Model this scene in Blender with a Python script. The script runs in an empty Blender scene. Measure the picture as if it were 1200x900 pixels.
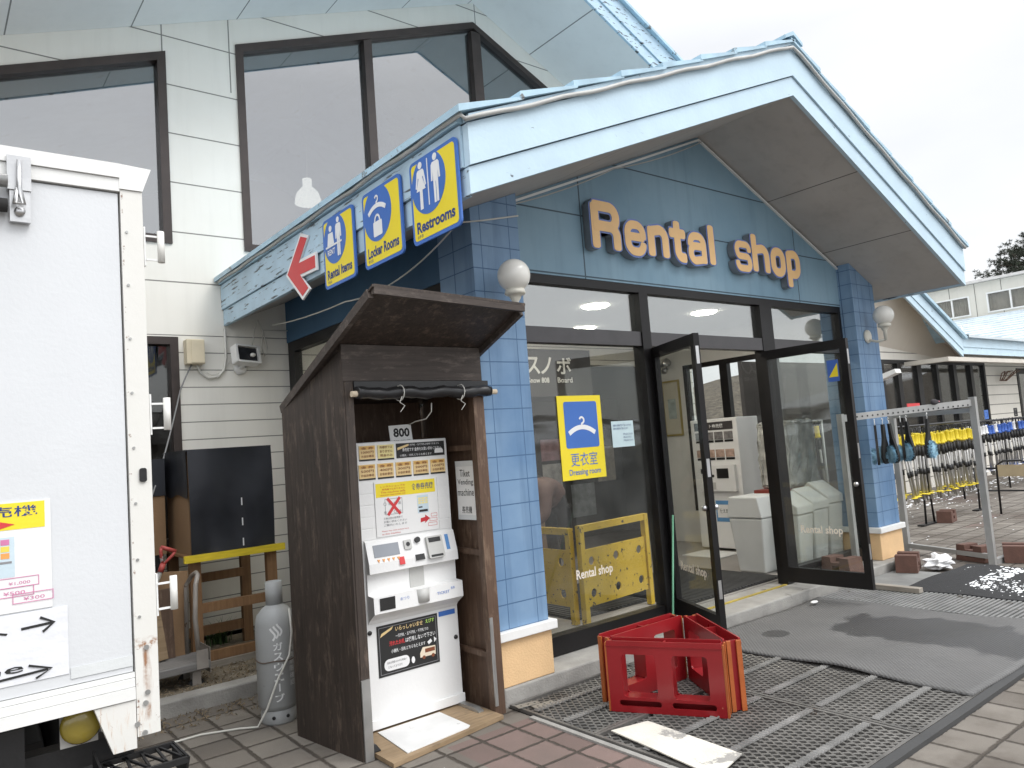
import bpy, bmesh, math, random
from mathutils import Vector, Matrix
from mathutils.geometry import tessellate_polygon
R = math.radians
random.seed(7)
sc = bpy.context.scene
COL = sc.collection

# ------------------------------------------------------------------ camera, sky, sun, exposure
cam = bpy.data.cameras.new('camera'); cam_o = bpy.data.objects.new('camera', cam); COL.objects.link(cam_o)
right = Vector((0.78188, -0.61886, -0.07534)).normalized()
fwd = Vector((0.62338, 0.77748, 0.08321)); fwd = (fwd - right*fwd.dot(right)).normalized()
up = right.cross(fwd)
mw = Matrix((right, up, -fwd)).transposed().to_4x4(); mw.translation = (0, 0, 1.6)
cam_o.matrix_world = mw
cam.sensor_width = 36; cam.lens = 26.43; cam.clip_start = .05; cam.clip_end = 2000
sc.camera = cam_o

SUN_EL, SUN_AZ = 52, -28       # high, behind the camera and to its right, through cloud
sd = Vector((math.sin(R(-SUN_AZ))*math.cos(R(SUN_EL)), -math.cos(R(SUN_AZ))*math.cos(R(SUN_EL)), math.sin(R(SUN_EL))))
sl = bpy.data.lights.new('sun', 'SUN'); sl.energy = 1.05; sl.angle = R(28); sl.color = (1, .975, .94)
so = bpy.data.objects.new('sun', sl); COL.objects.link(so)
so.rotation_euler = (-sd).to_track_quat('-Z', 'Y').to_euler()

w = bpy.data.worlds.new('World'); sc.world = w; w.use_nodes = True
wt = w.node_tree; wn = wt.nodes; wl = wt.links
bg = wn['Background']; bg.inputs['Strength'].default_value = .1
sky = wn.new('ShaderNodeTexSky'); sky.sky_type = 'NISHITA'; sky.sun_disc = False
sky.sun_elevation = R(SUN_EL); sky.sun_rotation = math.atan2(sd.x, sd.y)
tc = wn.new('ShaderNodeTexCoord')
mp = wn.new('ShaderNodeMapping'); mp.inputs['Scale'].default_value = (1.2, 1.2, 3.0)
wl.new(tc.outputs['Generated'], mp.inputs['Vector'])
nz = wn.new('ShaderNodeTexNoise'); nz.inputs['Scale'].default_value = 1.7; nz.inputs['Detail'].default_value = 5; nz.inputs['Roughness'].default_value = .5
wl.new(mp.outputs[0], nz.inputs['Vector'])
cr = wn.new('ShaderNodeValToRGB'); cr.color_ramp.elements[0].position = .36; cr.color_ramp.elements[0].color = (6.55, 6.65, 6.85, 1)
cr.color_ramp.elements[1].position = .62; cr.color_ramp.elements[1].color = (7.4, 7.45, 7.5, 1)
wl.new(nz.outputs['Fac'], cr.inputs[0])
mixs = wn.new('ShaderNodeMix'); mixs.data_type = 'RGBA'; mixs.inputs[0].default_value = .9
wl.new(sky.outputs[0], mixs.inputs[6]); wl.new(cr.outputs[0], mixs.inputs[7])
sep = wn.new('ShaderNodeSeparateXYZ'); wl.new(tc.outputs['Generated'], sep.inputs[0])
mr = wn.new('ShaderNodeMapRange'); mr.inputs[1].default_value = .45; mr.inputs[2].default_value = 1.0; mr.inputs[3].default_value = 1.0; mr.inputs[4].default_value = 3.0
wl.new(sep.outputs[2], mr.inputs[0])                       # an overcast sky is brightest overhead
ml = wn.new('ShaderNodeMapRange'); ml.inputs[1].default_value = .05; ml.inputs[2].default_value = -.9; ml.inputs[3].default_value = 1.0; ml.inputs[4].default_value = 1.4
wl.new(sep.outputs[1], ml.inputs[0])                       # and brighter towards the veiled sun behind the camera
mm_ = wn.new('ShaderNodeMath'); mm_.operation = 'MULTIPLY'; wl.new(mr.outputs[0], mm_.inputs[0]); wl.new(ml.outputs[0], mm_.inputs[1])
mul = wn.new('ShaderNodeVectorMath'); mul.operation = 'SCALE'
wl.new(mixs.outputs[2], mul.inputs[0]); wl.new(mm_.outputs[0], mul.inputs['Scale'])
wl.new(mul.outputs[0], bg.inputs['Color'])
vs = sc.view_settings; vs.view_transform = 'Standard'; vs.look = 'None'; vs.gamma = 1; vs.use_curve_mapping = False
vs.exposure = .58
sc.cycles.max_bounces = 10; sc.cycles.transparent_max_bounces = 24
sc.cycles.use_fast_gi = False

# ------------------------------------------------------------------ materials
class NB:
    def __init__(s, m):
        s.m = m; m.use_nodes = True; s.t = m.node_tree; s.n = s.t.nodes; s.l = s.t.links
        s.b = s.n['Principled BSDF']; s.out = s.n['Material Output']
        s.geo = s.n.new('ShaderNodeNewGeometry'); s.tc = s.n.new('ShaderNodeTexCoord')
    def put(s, sock, v):
        if isinstance(v, (int, float)): sock.default_value = v
        elif isinstance(v, (tuple, list)): sock.default_value = (*v, 1) if len(v) == 3 and len(sock.default_value) == 4 else v
        else: s.l.new(v, sock)
    def math(s, op, a, b=None, c=None):
        n = s.n.new('ShaderNodeMath'); n.operation = op; s.put(n.inputs[0], a)
        if b is not None: s.put(n.inputs[1], b)
        if c is not None: s.put(n.inputs[2], c)
        return n.outputs[0]
    def mix(s, f, a, b):
        n = s.n.new('ShaderNodeMix'); n.data_type = 'RGBA'; s.put(n.inputs[0], f); s.put(n.inputs[6], a); s.put(n.inputs[7], b); return n.outputs[2]
    def noise(s, scale, detail=4, rough=.55, vec=None, stretch=None):
        v = vec or s.tc.outputs['Object']
        if stretch:
            m = s.n.new('ShaderNodeMapping'); m.inputs['Scale'].default_value = stretch; s.l.new(v, m.inputs[0]); v = m.outputs[0]
        n = s.n.new('ShaderNodeTexNoise'); n.inputs['Scale'].default_value = scale; n.inputs['Detail'].default_value = detail
        n.inputs['Roughness'].default_value = rough; s.l.new(v, n.inputs['Vector']); return n.outputs['Fac']
    def range(s, v, a, b, c=0, d=1):
        n = s.n.new('ShaderNodeMapRange'); s.put(n.inputs[0], v)
        for i, q in enumerate((a, b, c, d)): n.inputs[i+1].default_value = q
        return n.outputs[0]
    def xyz(s, v=None):
        n = s.n.new('ShaderNodeSeparateXYZ'); s.l.new(v or s.geo.outputs['Position'], n.inputs[0]); return n.outputs
    def bump(s, h, strength=.3, dist=.01):
        n = s.n.new('ShaderNodeBump'); n.inputs['Strength'].default_value = strength; n.inputs['Distance'].default_value = dist
        s.put(n.inputs['Height'], h); s.l.new(n.outputs[0], s.b.inputs['Normal'])
    def seam(s, c, period, off, width):
        f = s.math('FRACT', s.math('ADD', s.math('DIVIDE', s.math('SUBTRACT', c, off), period), .5))
        return s.math('LESS_THAN', s.math('MULTIPLY', s.math('ABSOLUTE', s.math('SUBTRACT', f, .5)), period), width)
    def near(s, c, v, width):
        return s.math('LESS_THAN', s.math('ABSOLUTE', s.math('SUBTRACT', c, v)), width)

MATS = {}
def M(name, col, rough=.55, metal=0, var=.1, vs=5, bump=.08, bs=60, chip=None, coat=0, stretch=None, emit=None, spec=None):
    """painted / raw surface: base colour with patchy variation, fine bump and (chip=(colour, scale, threshold)) wear flakes"""
    if name in MATS: return MATS[name]
    m = bpy.data.materials.new(name); g = NB(m)
    n = g.noise(vs, 5, stretch=stretch)
    c = g.mix(g.range(n, .3, .7), tuple(x*(1-var) for x in col), tuple(min(1, x*(1+var)) for x in col))
    if chip:
        cc, cs, th = chip[:3]
        k = g.range(g.noise(cs, 6, .65, stretch=chip[3] if len(chip) > 3 else None), th, th+.035)
        c = g.mix(k, c, cc)
    g.put(g.b.inputs['Base Color'], c); g.put(g.b.inputs['Roughness'], g.range(n, .2, .8, max(.03, rough-.08), min(1, rough+.08)))
    g.b.inputs['Metallic'].default_value = metal
    if coat: g.b.inputs['Coat Weight'].default_value = coat
    if spec is not None: g.b.inputs['Specular IOR Level'].default_value = spec
    if bump: g.bump(g.noise(bs, 3, stretch=stretch), bump, .01)
    if emit: g.b.inputs['Emission Color'].default_value = (*emit[:3], 1); g.b.inputs['Emission Strength'].default_value = emit[3]
    MATS[name] = m; return m

def glass(name, refl=.12, tint=(.86, .9, .9), dirt=.02, wav=0):
    if name in MATS: return MATS[name]
    m = bpy.data.materials.new(name); g = NB(m)
    g.n.remove(g.b)
    tr = g.n.new('ShaderNodeBsdfTransparent'); tr.inputs[0].default_value = (*tint, 1)
    gl = g.n.new('ShaderNodeBsdfGlossy'); gl.inputs['Roughness'].default_value = .015
    df = g.n.new('ShaderNodeBsdfDiffuse'); df.inputs[0].default_value = (.6, .6, .58, 1)
    if wav:
        b = g.n.new('ShaderNodeBump'); b.inputs['Strength'].default_value = wav; b.inputs['Distance'].default_value = .02
        g.l.new(g.noise(1.1, 1), b.inputs['Height']); g.l.new(b.outputs[0], gl.inputs['Normal'])
    lw = g.n.new('ShaderNodeLayerWeight'); lw.inputs[0].default_value = .5      # Schlick, the same from both sides of the pane
    f = g.math('MINIMUM', g.math('ADD', g.math('MULTIPLY', g.math('POWER', lw.outputs['Facing'], 4.5), .75), refl), 1)
    a = g.n.new('ShaderNodeMixShader'); g.l.new(f, a.inputs[0]); g.l.new(tr.outputs[0], a.inputs[1]); g.l.new(gl.outputs[0], a.inputs[2])
    k = g.math('MULTIPLY', g.range(g.noise(3, 6, .6), .35, .75), dirt*2)
    b2 = g.n.new('ShaderNodeMixShader'); g.l.new(k, b2.inputs[0]); g.l.new(a.outputs[0], b2.inputs[1]); g.l.new(df.outputs[0], b2.inputs[2])
    g.l.new(b2.outputs[0], g.out.inputs[0])
    MATS[name] = m; return m

# ------------------------------------------------------------------ mesh helpers
BM = bmesh.new
def box(bm, x0, x1, y0, y1, z0, z1, bev=0):
    v = [bm.verts.new(p) for p in ((x0,y0,z0),(x1,y0,z0),(x1,y1,z0),(x0,y1,z0),(x0,y0,z1),(x1,y0,z1),(x1,y1,z1),(x0,y1,z1))]
    fs = [bm.faces.new([v[i] for i in q]) for q in ((3,2,1,0),(4,5,6,7),(0,1,5,4),(1,2,6,5),(2,3,7,6),(3,0,4,7))]
    if bev:
        es = list({e for f in fs for e in f.edges}); bmesh.ops.bevel(bm, geom=es, offset=bev, segments=2, affect='EDGES', profile=.5)
    return v
def B(*a, **k):
    bm = BM(); box(bm, *a, **k); return bm
class Fr:
    """flat frame on a surface: origin, right, up; normal = right x up points at the viewer"""
    def __init__(s, o, r, u): s.o = Vector(o); s.r = Vector(r).normalized(); s.u = Vector(u).normalized(); s.n = s.r.cross(s.u)
    def p(s, u, v, d=0): return s.o + s.r*u + s.u*v + s.n*d
def poly(bm, fr, pts, d0, d1):
    """extrude a 2-D outline on frame fr from depth d0 to d1 (d1 nearer the viewer)"""
    a = 0
    for i in range(len(pts)): a += pts[i-1][0]*pts[i][1]-pts[i][0]*pts[i-1][1]
    if a < 0: pts = list(reversed(pts))
    f = [bm.verts.new(fr.p(u, v, d1)) for u, v in pts]; b = [bm.verts.new(fr.p(u, v, d0)) for u, v in pts]
    bm.faces.new(f); bm.faces.new(list(reversed(b)))
    for i in range(len(pts)): bm.faces.new((f[i-1], b[i-1], b[i], f[i]))
def holes(bm, fr, outer, hs, d0, d1):
    """extruded panel with holes"""
    loops = [outer]+hs
    def area(p): return sum(p[i-1][0]*p[i][1]-p[i][0]*p[i-1][1] for i in range(len(p)))
    loops = [l if (area(l) > 0) == (k == 0) else list(reversed(l)) for k, l in enumerate(loops)]
    flat = [q for l in loops for q in l]
    tri = tessellate_polygon([[Vector((u, v, 0)) for u, v in l] for l in loops])
    F = [bm.verts.new(fr.p(u, v, d1)) for u, v in flat]; Bk = [bm.verts.new(fr.p(u, v, d0)) for u, v in flat]
    for t in tri:
        a, b, c = t
        ar = (flat[b][0]-flat[a][0])*(flat[c][1]-flat[a][1])-(flat[c][0]-flat[a][0])*(flat[b][1]-flat[a][1])
        if ar < 0: a, c = c, a
        try: bm.faces.new((F[a], F[b], F[c])); bm.faces.new((Bk[c], Bk[b], Bk[a]))
        except ValueError: pass
    i0 = 0
    for l in loops:
        n = len(l)
        for i in range(n):
            j = (i+1) % n; bm.faces.new((F[i0+i], Bk[i0+i], Bk[i0+j], F[i0+j]))
        i0 += n
def rect(u0, u1, v0, v1): return [(u0, v0), (u1, v0), (u1, v1), (u0, v1)]
def rrect(u0, u1, v0, v1, r, n=4):
    o = []
    for cx, cy, a in ((u1-r, v0+r, -90), (u1-r, v1-r, 0), (u0+r, v1-r, 90), (u0+r, v0+r, 180)):
        for k in range(n+1): t = R(a+90*k/n); o.append((cx+r*math.cos(t), cy+r*math.sin(t)))
    return o
def circ(u, v, r, n=24, ry=None): return [(u+r*math.cos(2*math.pi*k/n), v+(ry or r)*math.sin(2*math.pi*k/n)) for k in range(n)]
def frame_rect(bm, fr, u0, u1, v0, v1, t, d0, d1):
    holes(bm, fr, rect(u0, u1, v0, v1), [rect(u0+t, u1-t, v0+t, v1-t)], d0, d1)
def tube(bm, pts, r, n=8, cap=True, closed=False):
    pts = [Vector(p) for p in pts]; rings = []; N = len(pts); prev = None
    for i, p in enumerate(pts):
        if closed: d = pts[(i+1) % N]-pts[i-1]
        else: d = pts[min(i+1, N-1)]-pts[max(i-1, 0)]
        d.normalize()
        if prev is None:
            a = Vector((0, 0, 1)) if abs(d.z) < .9 else Vector((1, 0, 0)); x = d.cross(a).normalized()
        else:
            x = (prev-d*prev.dot(d)).normalized()
        prev = x; y = d.cross(x); rr = r[i] if isinstance(r, (list, tuple)) else r
        rings.append([bm.verts.new(p+x*rr*math.cos(2*math.pi*k/n)+y*rr*math.sin(2*math.pi*k/n)) for k in range(n)])
    for i in range(N if closed else N-1):
        a, b = rings[i], rings[(i+1) % N]
        for k in range(n): bm.faces.new((a[k], a[(k+1) % n], b[(k+1) % n], b[k])).smooth = True
    if cap and not closed: bm.faces.new(list(reversed(rings[0]))); bm.faces.new(rings[-1])
def bar(bm, a, b, w, h=None, upv=(0, 0, 1)):
    """rectangular bar between two points"""
    a = Vector(a); b = Vector(b); d = (b-a).normalized(); u = Vector(upv)
    if abs(d.dot(u)) > .95: u = Vector((0, 1, 0))
    x = d.cross(u).normalized(); y = x.cross(d); h = h or w
    q = [(-w/2, -h/2), (w/2, -h/2), (w/2, h/2), (-w/2, h/2)]
    A = [bm.verts.new(a+x*i+y*j) for i, j in q]; C_ = [bm.verts.new(b+x*i+y*j) for i, j in q]
    bm.faces.new(A); bm.faces.new(list(reversed(C_)))
    for k in range(4): bm.faces.new((A[k-1], C_[k-1], C_[k], A[k]))
def lathe(bm, prof, c=(0, 0, 0), n=28, axis=None):
    """prof: (radius, height) list about the vertical through c, or about axis"""
    c = Vector(c); rot = Vector((0, 0, 1)).rotation_difference(Vector(axis)).to_matrix() if axis else Matrix.Identity(3)
    rings = []
    for r, h in prof:
        if r < 1e-5: rings.append([bm.verts.new(c+rot @ Vector((0, 0, h)))])
        else: rings.append([bm.verts.new(c+rot @ Vector((r*math.cos(2*math.pi*k/n), r*math.sin(2*math.pi*k/n), h))) for k in range(n)])
    for a, b in zip(rings, rings[1:]):
        for k in range(n):
            q = ([a[0]] if len(a) == 1 else [a[k], a[(k+1) % n]])+([b[0]] if len(b) == 1 else [b[(k+1) % n], b[k]])
            if len(q) > 2: bm.faces.new(q).smooth = True
    for ring, rev in ((rings[0], True), (rings[-1], False)):
        if len(ring) > 1: bm.faces.new(list(reversed(ring)) if rev else ring)
def sphere(bm, c, r, n=24, m=14, sz=1):
    lathe(bm, [(r*math.sin(math.pi*k/m) if 0 < k < m else 0, -r*sz*math.cos(math.pi*k/m)) for k in range(m+1)], c, n)
def sweep(a, b, sag, n=12):
    a = Vector(a); b = Vector(b); return [a.lerp(b, k/n)-Vector((0, 0, sag*4*(k/n)*(1-k/n))) for k in range(n+1)]
def prism(bm, pts, axis, a0, a1):
    """outline in the two other axes (y,z for x; x,z for y; x,y for z) extruded along axis"""
    def P3(p, a): return (a, p[0], p[1]) if axis == 'x' else (p[0], a, p[1]) if axis == 'y' else (p[0], p[1], a)
    A = [bm.verts.new(P3(p, a0)) for p in pts]; C_ = [bm.verts.new(P3(p, a1)) for p in pts]
    bm.faces.new(A); bm.faces.new(list(reversed(C_)))
    for k in range(len(pts)): bm.faces.new((A[k-1], C_[k-1], C_[k], A[k]))
    
BASE = {}
def root(o):
    while o.parent: o = o.parent
    return o
def obj(name, bm, m, parent=None, smooth=None):
    bmesh.ops.recalc_face_normals(bm, faces=bm.faces)
    if parent is not None:
        off = BASE.get(root(parent).name, Vector())
        if off.length: bmesh.ops.translate(bm, verts=bm.verts, vec=-off)
    me = bpy.data.meshes.new(name); bm.to_mesh(me); bm.free()
    me.materials.append(m)
    if smooth is not None:
        for p in me.polygons: p.use_smooth = smooth
    o = bpy.data.objects.new(name, me); COL.objects.link(o)
    if parent is not None: o.parent = parent
    return o
def tag(o, label=None, cat=None, group=None, kind=None):
    if label: o['label'] = label
    if cat: o['category'] = cat
    if group: o['group'] = group
    if kind: o['kind'] = kind
    return o
def thing(name, label, cat, loc=(0, 0, 0), group=None):
    o = bpy.data.objects.new(name, None); COL.objects.link(o); o.empty_display_size = .1
    o.location = loc; BASE[o.name] = Vector(loc); return tag(o, label, cat, group)
def copy_tree(o, parent=None):
    c = o.copy(); COL.objects.link(c)
    if parent is not None: c.parent = parent
    for ch in [q for q in bpy.data.objects if q.parent == o]: copy_tree(ch, c)
    return c

_txt = {}
def glyphs(s, bold=0, res=3, space=1.0):
    """flat lettering mesh as (verts, faces) at font size 1"""
    k = (s, bold, res, space)
    if k in _txt: return _txt[k]
    cu = bpy.data.curves.new('lettering', 'FONT'); cu.body = s; cu.offset = bold; cu.resolution_u = res; cu.fill_mode = 'FRONT'; cu.space_character = space
    o = bpy.data.objects.new('lettering', cu); COL.objects.link(o)
    dg = bpy.context.evaluated_depsgraph_get(); me = bpy.data.meshes.new_from_object(o.evaluated_get(dg))
    v = [(q.co.x, q.co.y) for q in me.vertices]; f = [tuple(p.vertices) for p in me.polygons]
    bpy.data.objects.remove(o); bpy.data.curves.remove(cu); bpy.data.meshes.remove(me)
    _txt[k] = (v, f); return _txt[k]
def text(bm, fr, s, u0, u1, v0, v1, d0=.001, d1=.002, bold=.0, res=2, keep=False, align='c', skew=0, rot=0):
    """lettering fitted to the box u0..u1, v0..v1 on frame fr (keep=True keeps its proportions at height v1-v0)"""
    vs_, fs_ = glyphs(s, bold, res)
    if not vs_: return
    ax, bx = min(p[0] for p in vs_), max(p[0] for p in vs_); ay, by = min(p[1] for p in vs_), max(p[1] for p in vs_)
    sx = (u1-u0)/max(1e-6, bx-ax); sy = (v1-v0)/max(1e-6, by-ay)
    if keep:
        sx = sy if sy*(bx-ax) <= (u1-u0)*1.001 else (u1-u0)/(bx-ax)
    wd = sx*(bx-ax); us = u0 if align == 'l' else (u0+u1-wd)/2
    cu_, cv_ = (u0+u1)/2, (v0+v1)/2; cr_, sr_ = math.cos(rot), math.sin(rot)
    pts = []
    for x, y in vs_:
        u, v = us+(x-ax)*sx+skew*(y-ay)*sy, v0+(y-ay)*sy
        if rot: u, v = cu_+(u-cu_)*cr_-(v-cv_)*sr_, cv_+(u-cu_)*sr_+(v-cv_)*cr_
        pts.append((u, v))
    A = [bm.verts.new(fr.p(u, v, d1)) for u, v in pts]
    if d1-d0 > .004:
        edge = {}
        for f in fs_:
            for i in range(len(f)):
                e = (f[i-1], f[i]); edge[e] = 1
        C_ = [bm.verts.new(fr.p(u, v, d0)) for u, v in pts]
        for a, b in edge:
            if (b, a) not in edge:
                try: bm.faces.new((A[b], A[a], C_[a], C_[b]))
                except ValueError: pass
    for f in fs_:
        try: bm.faces.new([A[i] for i in f])
        except ValueError: pass
def stroke(bm, fr, pts, wd, d0, d1):
    """a flat brush stroke of width wd along 2-D points"""
    pts = [Vector((*p, 0)) for p in pts]; L_, R_ = [], []
    for i, p in enumerate(pts):
        d = (pts[min(i+1, len(pts)-1)]-pts[max(i-1, 0)]).normalized(); n = Vector((-d.y, d.x, 0))*wd/2
        L_.append((p+n)[:2]); R_.append((p-n)[:2])
    poly(bm, fr, R_+list(reversed(L_)), d0, d1)
FY = lambda y, x=0, z=0: Fr((x, y, z), (1, 0, 0), (0, 0, 1))        # faces the forecourt (-Y): u = x, v = z
FX = lambda x, y=0, z=0: Fr((x, y, z), (0, -1, 0), (0, 0, 1))       # faces -X: u = -y, v = z
FZ = lambda z, x=0, y=0: Fr((x, y, z), (1, 0, 0), (0, 1, 0))        # lies flat: u = x, v = y
# ------------------------------------------------------------------ surfaces of the setting and the buildings
def mat_pavers():
    m = bpy.data.materials.new('pavers'); g = NB(m); x, y, z = g.xyz()[0:3]; P_ = g.geo.outputs['Position']
    wob = g.math('MULTIPLY', g.math('SUBTRACT', g.noise(1.3, 2, vec=P_), .5), .03)
    px, py = .243, .247
    u = g.math('DIVIDE', g.math('ADD', g.math('ADD', x, 40.08), wob), px); v = g.math('DIVIDE', g.math('ADD', g.math('ADD', y, 39.93), wob), py)
    fu = g.math('FRACT', u); fv = g.math('FRACT', v)
    du = g.math('MULTIPLY', g.math('SUBTRACT', .5, g.math('ABSOLUTE', g.math('SUBTRACT', fu, .5))), px)
    dv = g.math('MULTIPLY', g.math('SUBTRACT', .5, g.math('ABSOLUTE', g.math('SUBTRACT', fv, .5))), py)
    d = g.math('MINIMUM', du, dv)
    edge = g.math('ADD', d, g.math('MULTIPLY', g.math('SUBTRACT', g.noise(24, 4, .65, vec=P_), .5), .022))
    joint = g.range(edge, .005, .014, 1, 0)
    cmb = g.n.new('ShaderNodeCombineXYZ'); g.l.new(g.math('FLOOR', u), cmb.inputs[0]); g.l.new(g.math('FLOOR', v), cmb.inputs[1])
    wn_ = g.n.new('ShaderNodeTexWhiteNoise'); wn_.noise_dimensions = '2D'; g.l.new(cmb.outputs[0], wn_.inputs[0])
    rnd = wn_.outputs[0]
    pinkz = g.range(g.math('ADD', g.noise(.55, 2, vec=P_), g.math('MULTIPLY', rnd, .16)), .74, .78)
    near = g.math('LESS_THAN', g.math('ABSOLUTE', g.math('SUBTRACT', y, 3.0)), .62)
    near = g.math('MULTIPLY', near, g.math('LESS_THAN', g.math('ABSOLUTE', g.math('SUBTRACT', x, 2.62)), .36))
    pink = g.math('MAXIMUM', pinkz, near)
    grit = g.noise(260, 2, .7, vec=P_); big = g.noise(2.2, 5, vec=P_)
    grey = g.mix(rnd, (.145, .128, .108), (.245, .222, .19)); red = g.mix(rnd, (.168, .115, .10), (.235, .162, .142))
    c = g.mix(pink, grey, red)
    c = g.mix(g.range(grit, .35, .7, 0, .5), c, (.10, .085, .075)); c = g.mix(g.range(grit, .62, .75, 0, .6), c, (.42, .40, .37))
    c = g.mix(g.range(big, .45, .7, 0, .45), c, (.105, .09, .075))
    mud = g.range(g.math('ADD', g.noise(1.1, 6, .62, vec=P_, stretch=(1, 1, 1)), g.range(x, 3, 7, 0, .06)), .53, .68, 0, .8)
    c = g.mix(mud, c, (.088, .072, .058))
    soil = g.mix(g.noise(60, 3, vec=P_), (.035, .028, .022), (.085, .07, .055))
    c = g.mix(joint, c, soil)
    far = g.math('GREATER_THAN', g.math('MAXIMUM', g.math('ABSOLUTE', x), g.math('ABSOLUTE', y)), 30)
    lot = g.math('MAXIMUM', far, g.math('LESS_THAN', y, -1.5))
    c = g.mix(lot, c, g.mix(big, (.10, .10, .10), (.16, .155, .15)))
    g.put(g.b.inputs['Base Color'], c); g.b.inputs['Roughness'].default_value = .88
    h = g.math('ADD', g.math('MULTIPLY', joint, -1), g.math('MULTIPLY', grit, .22)); h = g.math('MULTIPLY', h, g.math('SUBTRACT', 1, lot))
    g.bump(h, .95, .012); return m
def mat_wall(name, col, col2, lines, streak=.25, rough=.6, jd=.30):
    """painted boards; lines(g, x, y, z) gives the joint mask"""
    m = bpy.data.materials.new(name); g = NB(m); x, y, z = g.xyz()[0:3]; P_ = g.geo.outputs['Position']
    n = g.noise(1.2, 5, vec=P_); st = g.noise(3.0, 5, .6, vec=P_, stretch=(3, 3, .22))
    c = g.mix(g.range(n, .3, .7), col, col2)
    c = g.mix(g.range(st, .5, .85, 0, streak), c, tuple(q*.62 for q in col))
    k = lines(g, x, y, z)
    c = g.mix(k, c, tuple(q*jd for q in col))
    g.put(g.b.inputs['Base Color'], c); g.b.inputs['Roughness'].default_value = rough
    g.bump(g.math('ADD', g.math('MULTIPLY', k, -1), g.math('MULTIPLY', g.noise(90, 3, vec=P_), .06)), .6, .008); return m
def L_hall(g, x, y, z):
    lo = g.math('MULTIPLY', g.seam(z, .1605, 2.848, .0045), g.math('LESS_THAN', z, 2.9)); hi = g.math('MULTIPLY', g.seam(z, .4745, 2.87, .006), g.math('GREATER_THAN', z, 2.9))
    v = g.math('MULTIPLY', g.math('MAXIMUM', g.math('MAXIMUM', g.near(x, 1.86, .006), g.near(x, 5.62, .006)), g.near(x, 2.49, .006)), g.math('GREATER_THAN', z, 5.3))
    return g.math('MAXIMUM', g.math('MAXIMUM', lo, hi), v)
def L_gable(g, x, y, z):
    v = g.math('MAXIMUM', g.near(x, 4.1, .007), g.near(x, 7.17, .007))
    return g.math('MAXIMUM', g.seam(z, .485, 3.36, .006), v)
def L_tile(g, x, y, z):
    s = g.math('ADD', x, y)
    return g.math('MAXIMUM', g.seam(z,   .1545, .46, .0035), g.math('MAXIMUM', g.near(x, 2.925, .003), g.math('MAXIMUM', g.near(x, 3.165, .003), g.math('MAXIMUM', g.near(x, 8.10, .005), g.math('MAXIMUM', g.near(x, 8.38, .005), g.near(y, 4.08, .005))))))
def L_none(g, x, y, z): return g.seam(z, 50, 25, .001)
def L_soffit(g, x, y, z):
    return g.math('MAXIMUM', g.near(x, 3.75, .005), g.math('MAXIMUM', g.near(x, 6.75, .005), g.math('MAXIMUM', g.near(x, 7.72, .005), g.near(x, 4.72, .005))))
def L_soffit2(g, x, y, z): return g.seam(x, .98, .62, .006)
def L_annex(g, x, y, z): return g.seam(z, .25, 0, .01)
W_CREAM = mat_wall('cream_board_wall', (.77, .75, .685), (.83, .815, .755), L_hall, .18)
W_GABLE = mat_wall('faded_blue_panel', (.175, .30, .395), (.245, .375, .465), L_gable, .45)
W_TILE = mat_wall('blue_block_pillar', (.085, .185, .345), (.225, .345, .49), L_tile, .8, jd=.72)
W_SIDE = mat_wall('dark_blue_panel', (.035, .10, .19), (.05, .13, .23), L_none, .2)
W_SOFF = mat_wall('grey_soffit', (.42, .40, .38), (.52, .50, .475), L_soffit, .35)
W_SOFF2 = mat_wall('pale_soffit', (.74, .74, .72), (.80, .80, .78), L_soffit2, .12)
W_ANNEX = mat_wall('annex_board_wall', (.70, .67, .60), (.78, .75, .68), L_annex, .2)
PAVERS = mat_pavers()
FASC = M('light_blue_fascia_paint', (.52, .67, .77), .5, var=.06, vs=3, bump=.15, bs=30, chip=((.10, .12, .14), 9, .67, (1, 1, 2.2)))
FASC_OLD = M('peeling_blue_fascia_paint', (.45, .60, .71), .6, var=.12, vs=4, bump=.3, bs=30, chip=((.08, .09, .10), 7, .585, (1, .5, 5)))
ROOFB = M('blue_metal_roof', (.40, .57, .68), .45, var=.2, vs=4, chip=((.16, .17, .17), 6, .62))
BRONZE = M('dark_bronze_frame', (.011, .010, .0105), .42, var=.25, vs=3, bump=.03, spec=.3)
BROWNF = M('brown_window_frame', (.050, .038, .034), .42, metal=.2, var=.2)
GREYBAR = M('grey_transom_metal', (.075, .072, .075), .42, metal=.4, var=.15)
BLACK = M('black_paint', (.012, .012, .013), .4)
CONC = M('concrete', (.30, .29, .27), .85, var=.22, vs=5, bump=.35, bs=70, chip=((.12, .11, .10), 4, .66))
FLOORC = M('vestibule_floor_concrete', (.30, .28, .26), .6, var=.15, vs=3)
PEACH = M('peach_render', (.74, .50, .27), .8, var=.07, vs=5, bump=.3, bs=80, chip=((.42, .28, .15), 8, .69))
WHITEP = M('white_paint', (.78, .78, .76), .45, var=.04)
WHITEW = M('white_interior', (.72, .71, .68), .7, var=.04)
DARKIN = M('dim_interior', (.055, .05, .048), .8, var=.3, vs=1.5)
CEIL = M('ceiling_panel', (.66, .65, .62), .8, var=.03)
G_FRONT = glass('shop_glass', .055, (.92, .93, .92), .02)
G_UP = glass('upper_window_glass', .34, (.55, .57, .58), .03, wav=.015)
G_TRANS = glass('transom_glass', .26, (.80, .83, .83), .02)
G_DOOR = glass('door_glass', .03, (.92, .935, .925), .015)

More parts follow.
